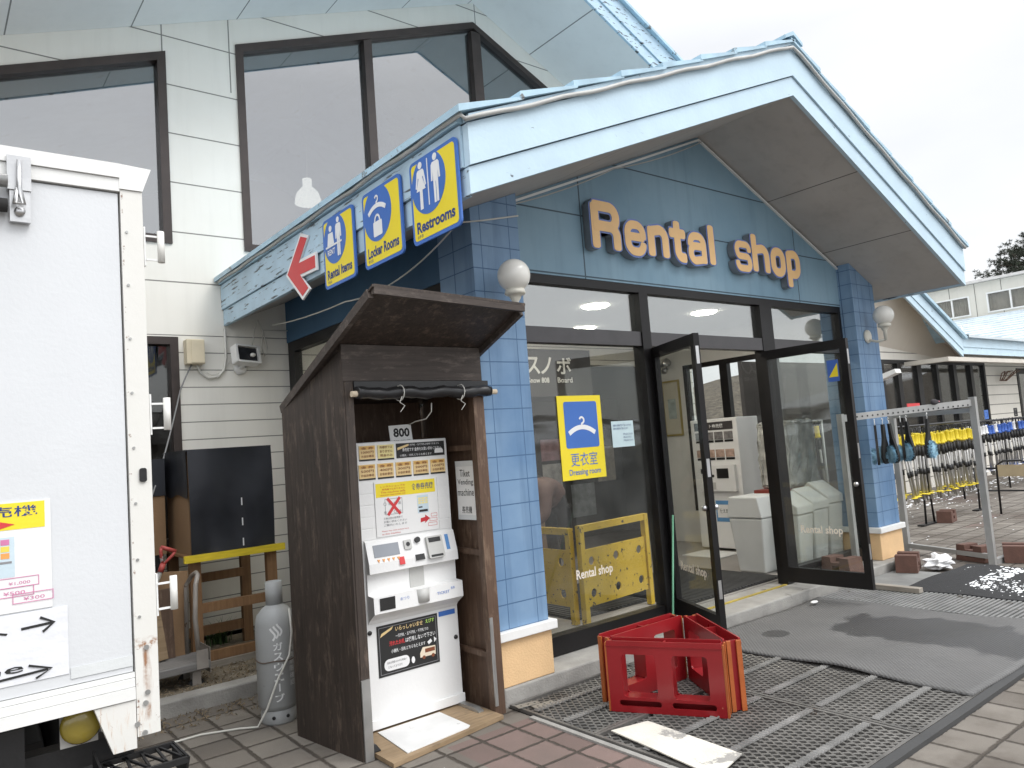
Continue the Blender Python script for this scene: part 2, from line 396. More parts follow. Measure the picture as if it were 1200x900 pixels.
# ------------------------------------------------------------------ ground, hills
bm = BM(); N = 64
for i in range(N):
    pass
bmesh.ops.create_grid(bm, x_segments=8, y_segments=8, size=420)
tag(obj('ground', bm, PAVERS), kind='structure')
def hill_mat():
    m = bpy.data.materials.new('bare_wooded_hill'); g = NB(m); P_ = g.geo.outputs['Position']
    n = g.noise(.12, 8, .7, vec=P_, stretch=(1, 1, .6)); f = g.noise(.8, 4, .7, vec=P_, stretch=(1, 1, .35))
    c = g.mix(n, (.09, .075, .055), (.19, .16, .12)); c = g.mix(g.range(f, .4, .65), c, (.06, .05, .04)); c = g.mix(g.range(n, .68, .72), c, (.42, .41, .38)); c = g.mix(g.math('MULTIPLY', g.math('LESS_THAN', g.xyz()[1], -60), g.range(g.noise(.03, 3, .5, vec=P_), .44, .54)), c, (.78, .79, .80))  # last mix: snow added on unseen hills behind camera, brightens glass reflections
    g.put(g.b.inputs['Base Color'], c); g.b.inputs['Roughness'].default_value = 1; g.bump(f, 1, 1.5); return m
bm = BM(); NA, NR = 180, 12; rows = []
for j in range(NR+1):
    row = []
    for i in range(NA):
        a = 2*math.pi*i/NA; t = j/NR; r = 135+150*t
        h = (13+5.5*math.sin(a*2+.9)+3.0*math.sin(a*5+1.3)+1.4*math.sin(a*13)+.8*math.sin(a*31+2))*math.sin(min(1, t*1.6)*math.pi/2)
        row.append(bm.verts.new((r*math.cos(a), r*math.sin(a), h+random.uniform(-.5, .7)*(j > 0)-.3)))
    rows.append(row)
for j in range(NR):
    for i in range(NA): bm.faces.new((rows[j][i], rows[j][(i+1) % NA], rows[j+1][(i+1) % NA], rows[j+1][i]))
tag(obj('hills', bm, hill_mat(), smooth=True), kind='structure')

# planting bed along the hall wall
tag(obj('planting_bed', B(-5, 2.86, 5.62, 7.19, -.05, .085), M('bed_soil', (.15, .125, .09), .95, var=.4, vs=9, bump=.8, bs=50, chip=((.30, .27, .22), 22, .6))), kind='structure')
tag(obj('kerb', B(-5, 2.86, 5.47, 5.615, -.05, .105, bev=.012), CONC), kind='structure')

# ------------------------------------------------------------------ rental shop porch building
YG, YF, YW = 4.10, 3.12, 7.20
XL, XA, XR = 2.32, 5.70, 8.79
def zl(x): return 2.95+1.36*(x-XL)/(XA-XL)
def zr(x): return 4.31-1.365*(x-XA)/(XR-XA)
def zs(x): return zl(x) if x < XA else zr(x)
shop = thing('rental_shop_building', 'light blue gabled entrance porch with glass front and blue pillars', 'building', (5.7, 4.1, 0))
obj('step', B(2.84, 8.56, 3.845, 4.30, -.05, .115, bev=.012), CONC, shop)
obj('floor', B(2.94, 8.44, 4.302, 7.199, -.05, .12), FLOORC, shop)
def pillar(x0, x1, y0, bx0, bx1):
    bm = BM(); prism(bm, [(x0, .46), (x1, .46), (x1, zs(x1)+.01), (x0, zs(x0)+.01)], 'y', y0, y0+.40)
    p = obj('pillar', bm, W_TILE, shop)
    obj('base', B(bx0, bx1, y0-.008, y0+.41, .116, .40, bev=.006), PEACH, p)
    obj('base_trim', B(bx0-.03, bx1+.03, y0-.04, y0+.43, .401, .459, bev=.005), WHITEP, p)
    return p
pillar(2.85, 3.25, 3.86, 2.84, 3.265)
pillar(7.98, 8.46, 3.95, 7.97, 8.475)
bm = BM(); poly(bm, FY(YG), [(3.252, 2.857), (7.978, 2.857), (7.978, zr(7.978)+.01), (XA, 4.32), (3.252, zl(3.252)+.01)], -.12, 0)
obj('gable_panel', bm, W_GABLE, shop)
# soffit following the roof slope
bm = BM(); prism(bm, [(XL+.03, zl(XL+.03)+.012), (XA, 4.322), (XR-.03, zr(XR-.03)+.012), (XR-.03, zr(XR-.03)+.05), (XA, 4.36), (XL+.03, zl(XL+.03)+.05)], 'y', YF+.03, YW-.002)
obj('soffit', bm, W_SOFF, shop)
bm = BM(); prism(bm, [(3.0, zl(3.0)-.012), (3.0, zl(3.0)-.03), (5.70, 4.282), (8.40, zr(8.40)-.03), (8.40, zr(8.40)-.012), (5.70, 4.30)], 'y', YG-.022, YG-.002)
obj('soffit_bead', bm, WHITEP, shop)
def rake(side, lo, hi, d0, d1, name, m):
    e = XL if side < 0 else XR; ze = 2.95 if side < 0 else 2.945
    bm = BM(); poly(bm, FY(YF), [(e, ze+lo), (XA, 4.31+lo*1.06), (XA, 4.31+hi*1.06), (e, ze+hi)], d0, d1); return obj(name, bm, m, shop)
for s in (-1, 1):
    rake(s, 0, .148, -.035, 0, 'fascia_board', FASC); rake(s, .155, .385, -.035, .016, 'fascia_board', FASC)
    rake(s, .395, .43, -.03, .03, 'roof_edge_trim', FASC)
for x, s in ((XL, -1), (XR, 1)):
    z0 = 2.95
    for a, b, pr in ((0, .148, 0), (.155, .385, .016)):
        x0, x1 = (x-pr, x+.034) if s < 0 else (x-.034, x+pr)
        obj('fascia_board', B(x0, x1, YF+.037, YW-.005, z0+a, z0+b), FASC_OLD, shop)
    obj('roof_edge_trim', B(min(x, x+s*.035), max(x, x+s*.035), YF+.032, YW-.005, z0+.395, z0+.43), ROOFB, shop)
bm = BM(); NC = 8
for s in (-1, 1):
    xe = XL-.075 if s < 0 else XR+.075
    for k in range(NC):
        xa = xe+(XA-xe)*k/NC; xb = xe+(XA-xe)*(k+1)/NC; xm = xb-.03*s
        f = zl if s < 0 else zr
        za, zb = f(xa)+.437, f(xm)+.437
        prism(bm, [(xa, za+.012), (xm, zb), (xm, zb+.016), (xa, za+.052)], 'y', YF-.05-.004*(k % 2), YW-.005)
obj('roof', bm, ROOFB, shop)
bm = BM(); prism(bm, [(XA-.13, 4.31+.43), (XA, 4.80), (XA+.13, 4.31+.43), (XA+.13, 4.31+.46), (XA, 4.835), (XA-.13, 4.31+.46)], 'y', YF-.06, YW-.005)
obj('ridge_cap', bm, ROOFB, shop)
# dark glazed front
front = FY(4.10); bm = BM()
for u0, u1, v0, v1, d0, d1 in ((3.252, 7.978, 2.79, 2.855, -.10, -.004), (3.252, 3.30, .12, 2.789, -.10, -.004), (4.685, 4.79, .12, 2.789, -.10, .012), (6.42, 6.62, .12, 2.789, -.10, .004), (7.93, 7.978, .12, 2.789, -.10, -.004),
                               (3.301, 4.684, .12, .25, -.10, -.008), (6.621, 7.929, .12, .25, -.10, -.008)):
    poly(bm, front, rect(u0, u1, v0, v1), d0, d1)
wf = obj('window_frame', bm, BRONZE, shop)
bm = BM()
for u0, u1 in ((3.301, 4.684), (4.791, 6.419), (6.621, 7.929)): poly(bm, front, rect(u0, u1, 2.345, 2.462), -.095, -.002)
obj('transom_bar', bm, GREYBAR, wf)
for u0, u1, v0, v1 in ((3.30, 4.685, .25, 2.345), (6.62, 7.93, .25, 2.345), (3.30, 4.685, 2.462, 2.79), (4.79, 6.42, 2.462, 2.79), (6.62, 7.93, 2.462, 2.79)):
    bm = BM(); poly(bm, front, rect(u0, u1, v0, v1), -.052, -.046); obj('pane', bm, G_TRANS if v0 > 2.4 else G_FRONT, wf)
bm = BM(); text(bm, front, 'Rental shop', 3.79, 4.17, .575, .665, -.044, -.0435, bold=.02)
obj('lettering', bm, M('faded_glass_lettering', (.80, .72, .62), .6), wf)
# swung open doors
def door(hinge, direction, w, name_label):
    d = Vector(direction).normalized(); u = Vector((0, 0, 1))
    fr = Fr((hinge[0], hinge[1], 0), d, u); z0, z1 = .165, 2.325
    bm = BM(); holes(bm, fr, rect(0, w, z0, z1), [rect(.062, w-.062, z0+.135, z1-.085)], -.022, .022)
    dr = obj('door', bm, BRONZE, shop); dr['label'] = name_label
    bm = BM(); poly(bm, fr, rect(.062, w-.062, z0+.135, z1-.085), -.004, .004); obj('pane', bm, G_DOOR, dr)
    bm = BM()
    for zz in (.42, 1.28, 2.1): poly(bm, Fr(fr.p(w+.001, 0), fr.n, u), rect(-.012, .012, zz, zz+.13), 0, .003)
    obj('latch_plate', bm, M('steel', (.55, .55, .55), .35, metal=1), dr)
    bm = BM()
    for s in (-1, 1):
        q = fr.p(w-.035, 1.06, .022*s); sphere(bm, q+fr.n*.022*s, .022); tube(bm, [q, q+fr.n*.02*s], .009)
    obj('handle', bm, M('steel', (.55, .55, .55), .35, metal=1), dr)
    return fr, dr
frL, doorL = door((4.80, 4.085), (-.44, -.898, 0), .78, 'black framed glass door folded out past a right angle')
frR, doorR = door((6.36, 4.085), (0, -1, 0), .84, 'black framed glass door opened straight out, with a small sticker')
bm = BM(); text(bm, Fr(frL.p(0, 0, .006), frL.r, (0, 0, 1)), 'Rental shop', .16, .60, .52, .61, -.0, .0006, bold=.02); obj('lettering', bm, M('faded_glass_lettering', (.8, .72, .62)), doorL)
bm = BM(); text(bm, Fr(frR.p(0, 0, .006), frR.r, (0, 0, 1)), 'Rental shop', .22, .62, .60, .69, 0, .0006, bold=.02); obj('lettering', bm, M('faded_glass_lettering', (.8, .72, .62)), doorR)
fs = Fr(frR.p(0, 0, .0052), frR.r, (0, 0, 1))
bm = BM(); poly(bm, fs, rect(.64, .745, 1.96, 2.15), 0, .001); s_ = obj('sticker', bm, M('sticker_blue', (.05, .13, .45), .5), doorR)
bm = BM(); poly(bm, fs, [(.65, 2.0), (.735, 2.0), (.735, 2.12)], .0012, .002); s_ = obj('sticker_wedge', bm, M('sign_yellow', (.85, .68, .03), .45, var=.03), doorR)
# side walls of the porch
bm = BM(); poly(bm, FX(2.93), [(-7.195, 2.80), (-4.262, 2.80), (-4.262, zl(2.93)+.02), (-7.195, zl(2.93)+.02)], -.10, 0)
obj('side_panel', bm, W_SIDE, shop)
bm = BM(); fx = FX(2.94)
holes(bm, fx, rect(-7.195, -4.262, .12, 2.799), [rect(-7.05, -5.72, .42, 2.70), rect(-5.60, -4.33, .42, 2.70)], -.08, 0)
sw = obj('side_window', bm, BRONZE, shop)
for a, b in ((-7.05, -5.72), (-5.60, -4.33)):
    bm = BM(); poly(bm, fx, rect(a, b, .42, 2.70), -.045, -.04); obj('pane', bm, G_FRONT, sw)
fx = FX(8.36); bm = BM()
holes(bm, fx, rect(-7.195, -4.36, .12, zr(8.4)+.02), [rect(-6.62, -4.42, .55, 2.54)], -.09, 0)
obj('side_wall', bm, WHITEW, shop)
bm = BM(); holes(bm, fx, rect(-6.62, -4.42, .55, 2.54), [rect(-6.56, -6.02, .62, 2.48), rect(-5.90, -5.30, .62, 2.48), rect(-5.18, -4.48, .62, 2.48)], -.07, .01)
sw = obj('side_window', bm, BRONZE, shop)
for a, b in ((-6.56, -6.02), (-5.90, -5.30), (-5.18, -4.48)):
    bm = BM(); poly(bm, fx, rect(a, b, .62, 2.48), -.035, -.03); obj('pane', bm, G_DOOR, sw)
obj('ceiling', B(3.05, 8.35, 4.225, 7.19, 2.93, 2.99), CEIL, shop)
LAMP = M('lit_lamp_panel', (.9, .88, .8), .5, emit=(1, .93, .80, 42))
for x, y in ((3.9, 5.0), (5.3, 5.2), (6.9, 5.1), (4.4, 6.4), (6.2, 6.3)):
    bm = BM(); lathe(bm, [(.0, 0), (.12, 0), (.14, .014), (0, .014)], (x, y, 2.914)); obj('ceiling_light', bm, LAMP, shop)

# ------------------------------------------------------------------ the hall behind
hall = thing('ski_hall_building', 'cream boarded hall with a broad gable and big dark framed windows', 'building', (2, 7.2, 0))
HA = 5.6
def zh(x): return 7.24-.38*(HA-x) if x < HA else 7.24-.476*(x-HA)
hy = FY(YW)
UW1 = [(-3.6, 3.70), (1.885, 3.70), (1.885, zh(1.885)-.27), (-3.6, zh(-3.6)-.27)]
UW2 = [(2.55, 3.70), (8.6, 3.70), (8.6, zh(8.6)-.27), (HA-.03, 6.975), (2.55, zh(2.55)-.27)]
W3 = rect(.98, 1.90, .95, 2.83); DO = rect(3.25, 8.25, .121, 2.62)
bm = BM(); holes(bm, hy, [(-6, -.1), (9.3, -.1), (9.3, zh(9.3)+.02), (HA, 7.26), (-6, zh(-6)+.02)], [UW1, UW2, W3, DO], -.14, 0)
obj('wall', bm, W_CREAM, hall)
def inset(pts, t):
    n = len(pts); o = []
    a = sum(pts[i-1][0]*pts[i][1]-pts[i][0]*pts[i-1][1] for i in range(n)); s = 1 if a > 0 else -1
    for i in range(n):
        p0, p1, p2 = Vector(pts[i-1]), Vector(pts[i]), Vector(pts[(i+1) % n]); d1 = (p1-p0).normalized(); d2 = (p2-p1).normalized()
        n1 = Vector((-d1.y, d1.x))*s; n2 = Vector((-d2.y, d2.x))*s; b = (n1+n2).normalized(); q = p1+b*t/max(.3, b.dot(n1)); o.append((q.x, q.y))
    return o
def window(pts, mull, t=.075, g=G_UP, fm=BROWNF, d=.02):
    bm = BM(); holes(bm, hy, [(u, v) for u, v in pts], [inset(pts, t)], -.10, d)
    for u0, u1, ztop in mull: poly(bm, hy, [(u0, pts[0][1]+t), (u1, pts[0][1]+t), (u1, ztop(u1)-.27-t-.004), (u0, ztop(u0)-.27-t-.004)], -.095, d-.004)
    f = obj('window', bm, fm, hall)
    bm = BM(); poly(bm, hy, inset(pts, t-.004), -.06, -.054); obj('pane', bm, g, f)
    return f
window(UW1, []); window(UW2, [(4.00, 4.10, zh), (5.53, 5.67, lambda x: min(zh(x), 7.2))])
wz = lambda x: 99
window(W3, [], .07, G_FRONT)
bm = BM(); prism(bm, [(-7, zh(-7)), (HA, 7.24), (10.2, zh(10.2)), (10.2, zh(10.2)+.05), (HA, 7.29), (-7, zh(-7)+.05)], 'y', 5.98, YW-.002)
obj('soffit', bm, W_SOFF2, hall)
for s, e in ((-1, -7), (1, 10.2)):
    for lo, hi, d in ((-.01, .15, 0), (.157, .42, .018)):
        bm = BM(); poly(bm, FY(5.95), [(e, zh(e)+lo), (HA, 7.24+lo), (HA, 7.24+hi), (e, zh(e)+hi)], -.03, d); obj('fascia_board', bm, FASC_OLD, hall)
bm = BM(); prism(bm, [(-7.1, zh(-7.1)+.43), (HA, 7.67), (10.3, zh(10.3)+.43), (10.3, zh(10.3)+.47), (HA, 7.71), (-7.1, zh(-7.1)+.47)], 'y', 5.88, 16)
obj('roof', bm, ROOFB, hall)
for x, y0, y1 in ((-6, YW-.0, 16), (9.2, YW+.142, 16)): obj('side_wall', B(x, x+.1, YW+.145, 15.9, -.1, zh(x)+.3), W_CREAM, hall)
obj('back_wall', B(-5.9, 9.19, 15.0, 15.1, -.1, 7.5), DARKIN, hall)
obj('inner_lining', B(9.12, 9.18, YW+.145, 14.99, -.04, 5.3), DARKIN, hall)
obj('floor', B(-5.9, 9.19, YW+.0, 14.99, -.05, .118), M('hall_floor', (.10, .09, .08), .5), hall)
# ------------------------------------------------------------------ things fixed to the porch
YEL = M('sign_yellow', (.85, .68, .03), .45, var=.03)
SBLUE = M('sign_blue', (.055, .16, .50), .45, var=.04)
SWHITE = M('sign_white', (.82, .82, .82), .45, var=.02, bump=0)
RED = M('sign_red', (.62, .045, .05), .45, var=.05)
INK = M('ink_black', (.02, .02, .02), .6, bump=0)
NAVY = M('ink_navy', (.02, .05, .20), .6, bump=0)
REDINK = M('ink_red', (.55, .03, .04), .6, bump=0)
PAPER = M('paper', (.80, .80, .79), .7, var=.02)
GREYINK = M('ink_grey', (.25, .25, .26), .6, bump=0)
STEEL = M('steel', (.55, .55, .55), .35, metal=1)
GALV = M('galvanised_steel', (.42, .42, .41), .45, metal=.8, var=.15)
RUBBER = M('rubber_black', (.018, .018, .018), .75, var=.2)
CABLE = M('grey_cable', (.48, .48, .46), .6)
CABLEW = M('white_cable', (.66, .65, .60), .55)
def person_picto(bm, fr, cx, z0, h, skirt=False, d=(.0035, .0045)):
    poly(bm, fr, circ(cx, z0+h*.92, h*.075, 16), *d)
    if skirt: poly(bm, fr, [(cx-h*.05, z0+h*.40), (cx-h*.055, z0), (cx+h*.055, z0), (cx+h*.05, z0+h*.40), (cx+h*.17, z0+h*.40), (cx+h*.07, z0+h*.66), (cx+h*.10, z0+h*.68), (cx+h*.15, z0+h*.46), (cx+h*.20, z0+h*.48), (cx+h*.13, z0+h*.79), (cx+h*.09, z0+h*.83), (cx-h*.09, z0+h*.83), (cx-h*.13, z0+h*.79), (cx-h*.20, z0+h*.48), (cx-h*.15, z0+h*.46), (cx-h*.10, z0+h*.68), (cx-h*.07, z0+h*.66), (cx-h*.17, z0+h*.40)], *d)
    else: poly(bm, fr, [(cx-h*.085, z0+h*.45), (cx-h*.08, z0), (cx-h*.012, z0), (cx-h*.008, z0+h*.42), (cx+h*.008, z0+h*.42), (cx+h*.012, z0), (cx+h*.08, z0), (cx+h*.085, z0+h*.45), (cx+h*.09, z0+h*.68), (cx+h*.11, z0+h*.46), (cx+h*.165, z0+h*.46), (cx+h*.145, z0+h*.78), (cx+h*.10, z0+h*.83), (cx-h*.10, z0+h*.83), (cx-h*.145, z0+h*.78), (cx-h*.165, z0+h*.46), (cx-h*.11, z0+h*.46), (cx-h*.09, z0+h*.68)], *d)
def hanger(bm, fr, cx, cz, w, d):
    t = w*.13
    n = 14; top = []; bot = []
    for k in range(n+1):
        a = -1+2*k/n; top.append((cx+a*w/2, cz+(1-a*a)*w*.17)); 
    stroke(bm, fr, top, t, *d)
    hk = [(cx, cz+w*.20), (cx, cz+w*.27)]+[(cx+.005*w+w*.085*math.cos(t_), cz+w*.36+w*.085*math.sin(t_)) for t_ in [R(q) for q in range(-80, 165, 20)]]
    stroke(bm, fr, hk, t*.42, d[0]+.0012, d[1]+.0012)
def hanging_sign(y0, y1, title, sub, label, kind):
    z0, z1 = 2.795, 3.285; fr = FX(2.285)
    t = thing('information_sign', label, 'sign', (2.28, (y0+y1)/2, z0), 'yellow and blue information signs on the porch eave')
    u0, u1 = -y1, -y0; W_ = u1-u0
    bm = BM(); poly(bm, fr, rrect(u0, u1, z0, z1, .035), -.012, 0); obj('board', bm, SBLUE, t)
    bm = BM(); poly(bm, fr, rrect(u0+.022, u1-.022, z0+.022, z1-.022, .022), .0, .0012); obj('yellow_field', bm, YEL, t)
    bm = BM(); cx, cz = u0+W_*.40, z0+.325
    poly(bm, fr, [(max(u0+.012, u), min(z1-.012, v)) for u, v in circ(cx, cz, W_*.36, 40)], .0014, .0026); obj('disc', bm, SBLUE, t)
    bm = BM()
    if kind == 'wc':
        person_picto(bm, fr, cx-.075, cz-.135, .28, True); person_picto(bm, fr, cx+.08, cz-.135, .28); poly(bm, fr, rect(cx-.003, cx+.006, cz-.13, cz+.14), .0035, .0045)
    elif kind == 'locker':
        hanger(bm, fr, cx, cz+.012, .22, (.0035, .0045)); 
        poly(bm, fr, rrect(cx-.055, cx+.055, cz-.145, cz-.05, .01), .0035, .0045)
        stroke(bm, fr, [(cx+.032*math.cos(R(a)), cz-.052+.04*math.sin(R(a))) for a in range(0, 181, 20)], .014, .0050, .0056)
    else:
        person_picto(bm, fr, cx+.06, cz-.13, .27)
        poly(bm, fr, circ(cx-.06, cz+.085, .022, 14), .0035, .0045); poly(bm, fr, [(cx-.115, cz-.03), (cx-.01, cz-.03), (cx-.025, cz+.055), (cx-.095, cz+.055)], .0035, .0045)
        poly(bm, fr, rect(cx-.14, cx+.11, cz-.045, cz-.032), .0049, .0056); text(bm, fr, 'RENT', cx-.115, cx+.0, cz-.10, cz-.06, .0035, .0045, bold=.02)
    obj('pictogram', bm, SWHITE, t)
    bm = BM(); text(bm, fr, title, u0+.05, u1-.05, z0+.060, z0+.128, .0014, .0022, bold=.034, res=3); text(bm, fr, sub, u0+.05, u0+.05+.025*len(sub), z0+.032, z0+.052, .0014, .0022, keep=True, align='l')
    obj('lettering', bm, NAVY, t)
hanging_sign(4.39, 4.865, 'Rental Items', '貸出品', 'yellow sign lettered Rental Items, with two people at a counter', 'rent')
hanging_sign(3.77, 4.26, 'Locker Rooms', '更衣室', 'yellow sign lettered Locker Rooms, with a hanger and padlock', 'locker')
hanging_sign(3.17, 3.66, 'Restrooms', 'お手洗', 'yellow sign lettered Restrooms, with a woman and a man', 'wc')
# red arrow on the eave
t = thing('arrow_sign', 'red arrow with white outline on the eave, pointing left', 'sign', (2.28, 5.3, 2.85))
fr = FX(2.288)
def arrow_pts(g):
    # tip at u=-5.52, arms sweep back, shaft to u=-5.0
    return [(-5.53-g*1.6, 3.06), (-5.27-g*.3, 2.84-g*1.3), (-5.16+g*1.2, 2.88-g*.6), (-5.30+g*1.0, 3.01-g), (-5.02+g, 3.00-g), (-5.02+g, 3.09+g), (-5.31+g*1.0, 3.10+g), (-5.14+g*1.2, 3.25+g*.6), (-5.25-g*.3, 3.29+g*1.3)]
bm = BM(); poly(bm, fr, arrow_pts(.022), -.014, 0); obj('outline', bm, SWHITE, t)
bm = BM(); poly(bm, fr, arrow_pts(0), .001, .003); obj('arrow', bm, RED, t)

# raised letters: Rental shop
sg = thing('shop_sign', 'raised orange letters with blue edges reading Rental shop on the gable', 'sign', (5.65, 4.05, 3.05))
ORANGE = M('sign_orange', (.86, .55, .25), .5, var=.05)
LEDGE = M('letter_edge_blue', (.13, .20, .48), .45, var=.06)
LSIDE = M('letter_side_metal', (.30, .30, .31), .4, metal=.6)
fr = FY(4.098)
LET = [('R', 4.135, 4.45, 3.075, 3.475), ('e', 4.505, 4.755, 3.068, 3.365), ('n', 4.785, 5.045, 3.075, 3.36), ('t', 5.065, 5.295, 3.07, 3.455), ('a', 5.31, 5.56, 3.068, 3.365), ('l', 5.585, 5.71, 3.075, 3.475),
       ('s', 6.00, 6.255, 3.068, 3.365), ('h', 6.275, 6.555, 3.075, 3.475), ('o', 6.585, 6.835, 3.068, 3.365), ('p', 6.862, 7.105, 2.955, 3.365)]
def arc(cx, cy, r, a0, a1, n=7): return [(cx+r*math.cos(R(a0+(a1-a0)*k/n)), cy+r*math.sin(R(a0+(a1-a0)*k/n))) for k in range(n+1)]
def letter_paths(ch, l, r, b, t, xh):
    """centre lines of a heavy condensed letter"""
    m = (b+min(t, xh))/2; q = .075; hx = xh-b
    if ch == 'R': m = b+(t-b)*.50; return [[(l, b), (l, t)], [(l, t)]+arc(r-q, t-q, q, 90, 0)+arc(r-q, m+q, q, 0, -90)+[(l, m)], [(l, m)]+arc(r-q, m-q, q, 90, 0)+[(r, b)]]
    if ch == 'e': return [[(l+.02, m+.012), (r-.005, m+.012)], [(r, m+.012)]+arc(r-q, xh-q, q, 0, 90)+arc(l+q, xh-q, q, 90, 180)+[(l, m-.01)], [(l, m+.01)]+arc(l+q, b+q, q, 180, 270)+arc(r-q, b+q, q, 270, 352)]
    if ch == 'n': return [[(l, b), (l, xh)], [(l, xh-.02)]+arc(r-q, xh-q, q, 90, 0)+[(r, b)]]
    if ch == 't': c = l+(r-l)*.42; return [[(c, t), (c, b+q)]+arc(c+q*.8, b+q*.8, q*.8, 180, 270)+[(r, b)], [(l-.02, xh), (r, xh)]]
    if ch == 'a': return [arc(l+q, xh-q, q, 183, 90)+arc(r-q, xh-q, q, 90, 0)+[(r, b)], [(r, m+.02), (l+q, m+.02)]+arc(l+q*.8, m+.02-q*.8, q*.8, 90, 180)+arc(l+q*.8, b+q*.8, q*.8, 180, 270)+[(r, b+.02)]]
    if ch == 'l': return [[((l+r)/2, b), ((l+r)/2, t)]]
    if ch == 's': q = .052; return [arc(r-q, xh-q, q, -3, 90)+arc(l+q, xh-q, q, 90, 180)+arc(l+q, m+q*.92, q*.92, 180, 270)+[(l+q+.02, m)], [(l+q, m)]+arc(r-q, m-q*.92, q*.92, 90, 0)+arc(r-q, b+q, q, 0, -90)+arc(l+q, b+q, q, 270, 177)]
    if ch == 'h': return [[(l, b), (l, t)], [(l, xh-.02)]+arc(r-q, xh-q, q, 90, 0)+[(r, b)]]
    if ch == 'o': return [[(l, m)]+arc(l+q, xh-q, q, 180, 90)+arc(r-q, xh-q, q, 90, 0)+arc(r-q, b+q, q, 0, -90)+arc(l+q, b+q, q, 270, 180)+[(l, m)]]
    if ch == 'p': bb = xh-hx; return [[(l, xh), (l, b-.11)], [(l, xh-.01)]+arc(r-q, xh-q, q, 90, 0)+arc(r-q, b+q, q, 0, -90)+[(l, b)]]
def fat(bm, fr, pts, wd, d0, d1):
    """heavy stroke with rounded ends and mitred bends"""
    P_ = [Vector(p) for p in pts]; P_ = [p for i, p in enumerate(P_) if i == 0 or (p-P_[i-1]).length > 1e-4]; n = len(P_); L_, R_ = [], []; h = wd/2
    for i, p in enumerate(P_):
        d1_ = (P_[i]-P_[i-1]).normalized() if i else (P_[1]-P_[0]).normalized(); d2_ = (P_[i+1]-P_[i]).normalized() if i < n-1 else d1_
        t_ = (d1_+d2_).normalized(); k = h/max(.5, t_.dot(d1_)); nn_ = Vector((-t_.y, t_.x))*k; L_.append(p+nn_); R_.append(p-nn_)
    closed = (P_[0]-P_[-1]).length < .002
    A = [(bm.verts.new(fr.p(*l, d1)), bm.verts.new(fr.p(*r, d1)), bm.verts.new(fr.p(*l, d0)), bm.verts.new(fr.p(*r, d0))) for l, r in zip(L_, R_)]
    for a, b in zip(A, A[1:]):
        bm.faces.new((a[0], a[1], b[1], b[0])); bm.faces.new((a[0], b[0], b[2], a[2])); bm.faces.new((a[1], a[3], b[3], b[1]))
    if not closed:
        for end, s_ in ((0, -1), (-1, 1)):
            a = A[end]; l, r = L_[end], R_[end]; d = (P_[1]-P_[0]).normalized() if end == 0 else (P_[-1]-P_[-2]).normalized()
            rc = min(h*.55, .03); ln = d*s_
            c = [l+ln*.0, l+ln*rc*.6+(r-l).normalized()*rc*.2, l+ln*rc+(r-l).normalized()*rc, r+ln*rc-(r-l).normalized()*rc, r+ln*rc*.6-(r-l).normalized()*rc*.2]
            f = [a[0]]+[bm.verts.new(fr.p(*q, d1)) for q in c[1:]]+[a[1]]; g_ = [a[2]]+[bm.verts.new(fr.p(*q, d0)) for q in c[1:]]+[a[3]]
            bm.faces.new(f)
            for i in range(len(f)-1): bm.faces.new((f[i], f[i+1], g_[i+1], g_[i]))
for ch, u0, u1, v0, v1 in LET:
    SW = .060 if ch == 's' else .066 if ch in 'ea' else .080; ed = .028 if ch == 's' else .032
    b_, t_, xh_ = 3.075+SW/2, 3.475-SW/2, 3.365-SW/2
    if ch == 't': t_ = 3.452-SW/2
    P2 = letter_paths(ch, u0+SW/2, u1-SW/2, b_, t_, xh_)
    def build(wd, d0, d1, m, name, par):
        bm = BM()
        for k, pth in enumerate(P2): fat(bm, fr, pth, wd, d0, d1+.0007*k)
        return obj(name, bm, m, par)
    L1 = build(SW+ed+.003, .004, .070, LSIDE, 'letter', sg)
    build(SW+ed, .0722, .0745, LEDGE, 'letter_edge', L1); build(SW+.004, .0765, .0785, ORANGE, 'letter_face', L1)

# dressing room sign on the glass
t = thing('dressing_room_sign', 'yellow sign with a coat hanger, lettered Dressing room, on the glass', 'sign', (3.95, 4.14, 1.32))
fr = FY(4.143)
bm = BM(); poly(bm, fr, rect(3.73, 4.183, 1.32, 1.95), .0, .004); obj('board', bm, YEL, t)
bm = BM(); poly(bm, fr, rrect(3.79, 4.135, 1.555, 1.905, .02), .0045, .0055); obj('blue_field', bm, SBLUE, t)
bm = BM(); hanger(bm, fr, 3.962, 1.665, .27, (.006, .007)); obj('hanger', bm, SWHITE, t)
bm = BM(); text(bm, fr, '更衣室', 3.825, 4.10, 1.42, 1.52, .0045, .0055, bold=0, res=4); text(bm, fr, 'Dressing room', 3.80, 4.125, 1.342, 1.398, .0045, .0055, bold=.012, res=4); obj('lettering', bm, SBLUE, t)
t = thing('notice', 'small white printed notice taped to the glass beside the yellow sign', 'notice', (4.4, 4.14, 1.53))
bm = BM(); poly(bm, fr, rect(4.285, 4.535, 1.535, 1.74), 0, .002); obj('sheet', bm, M('bluish_paper', (.62, .76, .80), .6), t)
bm = BM()
for z, a, b in ((1.715, 4.30, 4.51), (1.69, 4.30, 4.47), (1.645, 4.41, 4.52), (1.62, 4.41, 4.50), (1.595, 4.41, 4.52)): text(bm, fr, '会場内の混雑状況がご覧いただけます' if z > 1.68 else 'お申込みはこちらから', a, b, z-.018, z, .0025, .003)
obj('lettering', bm, NAVY, t)

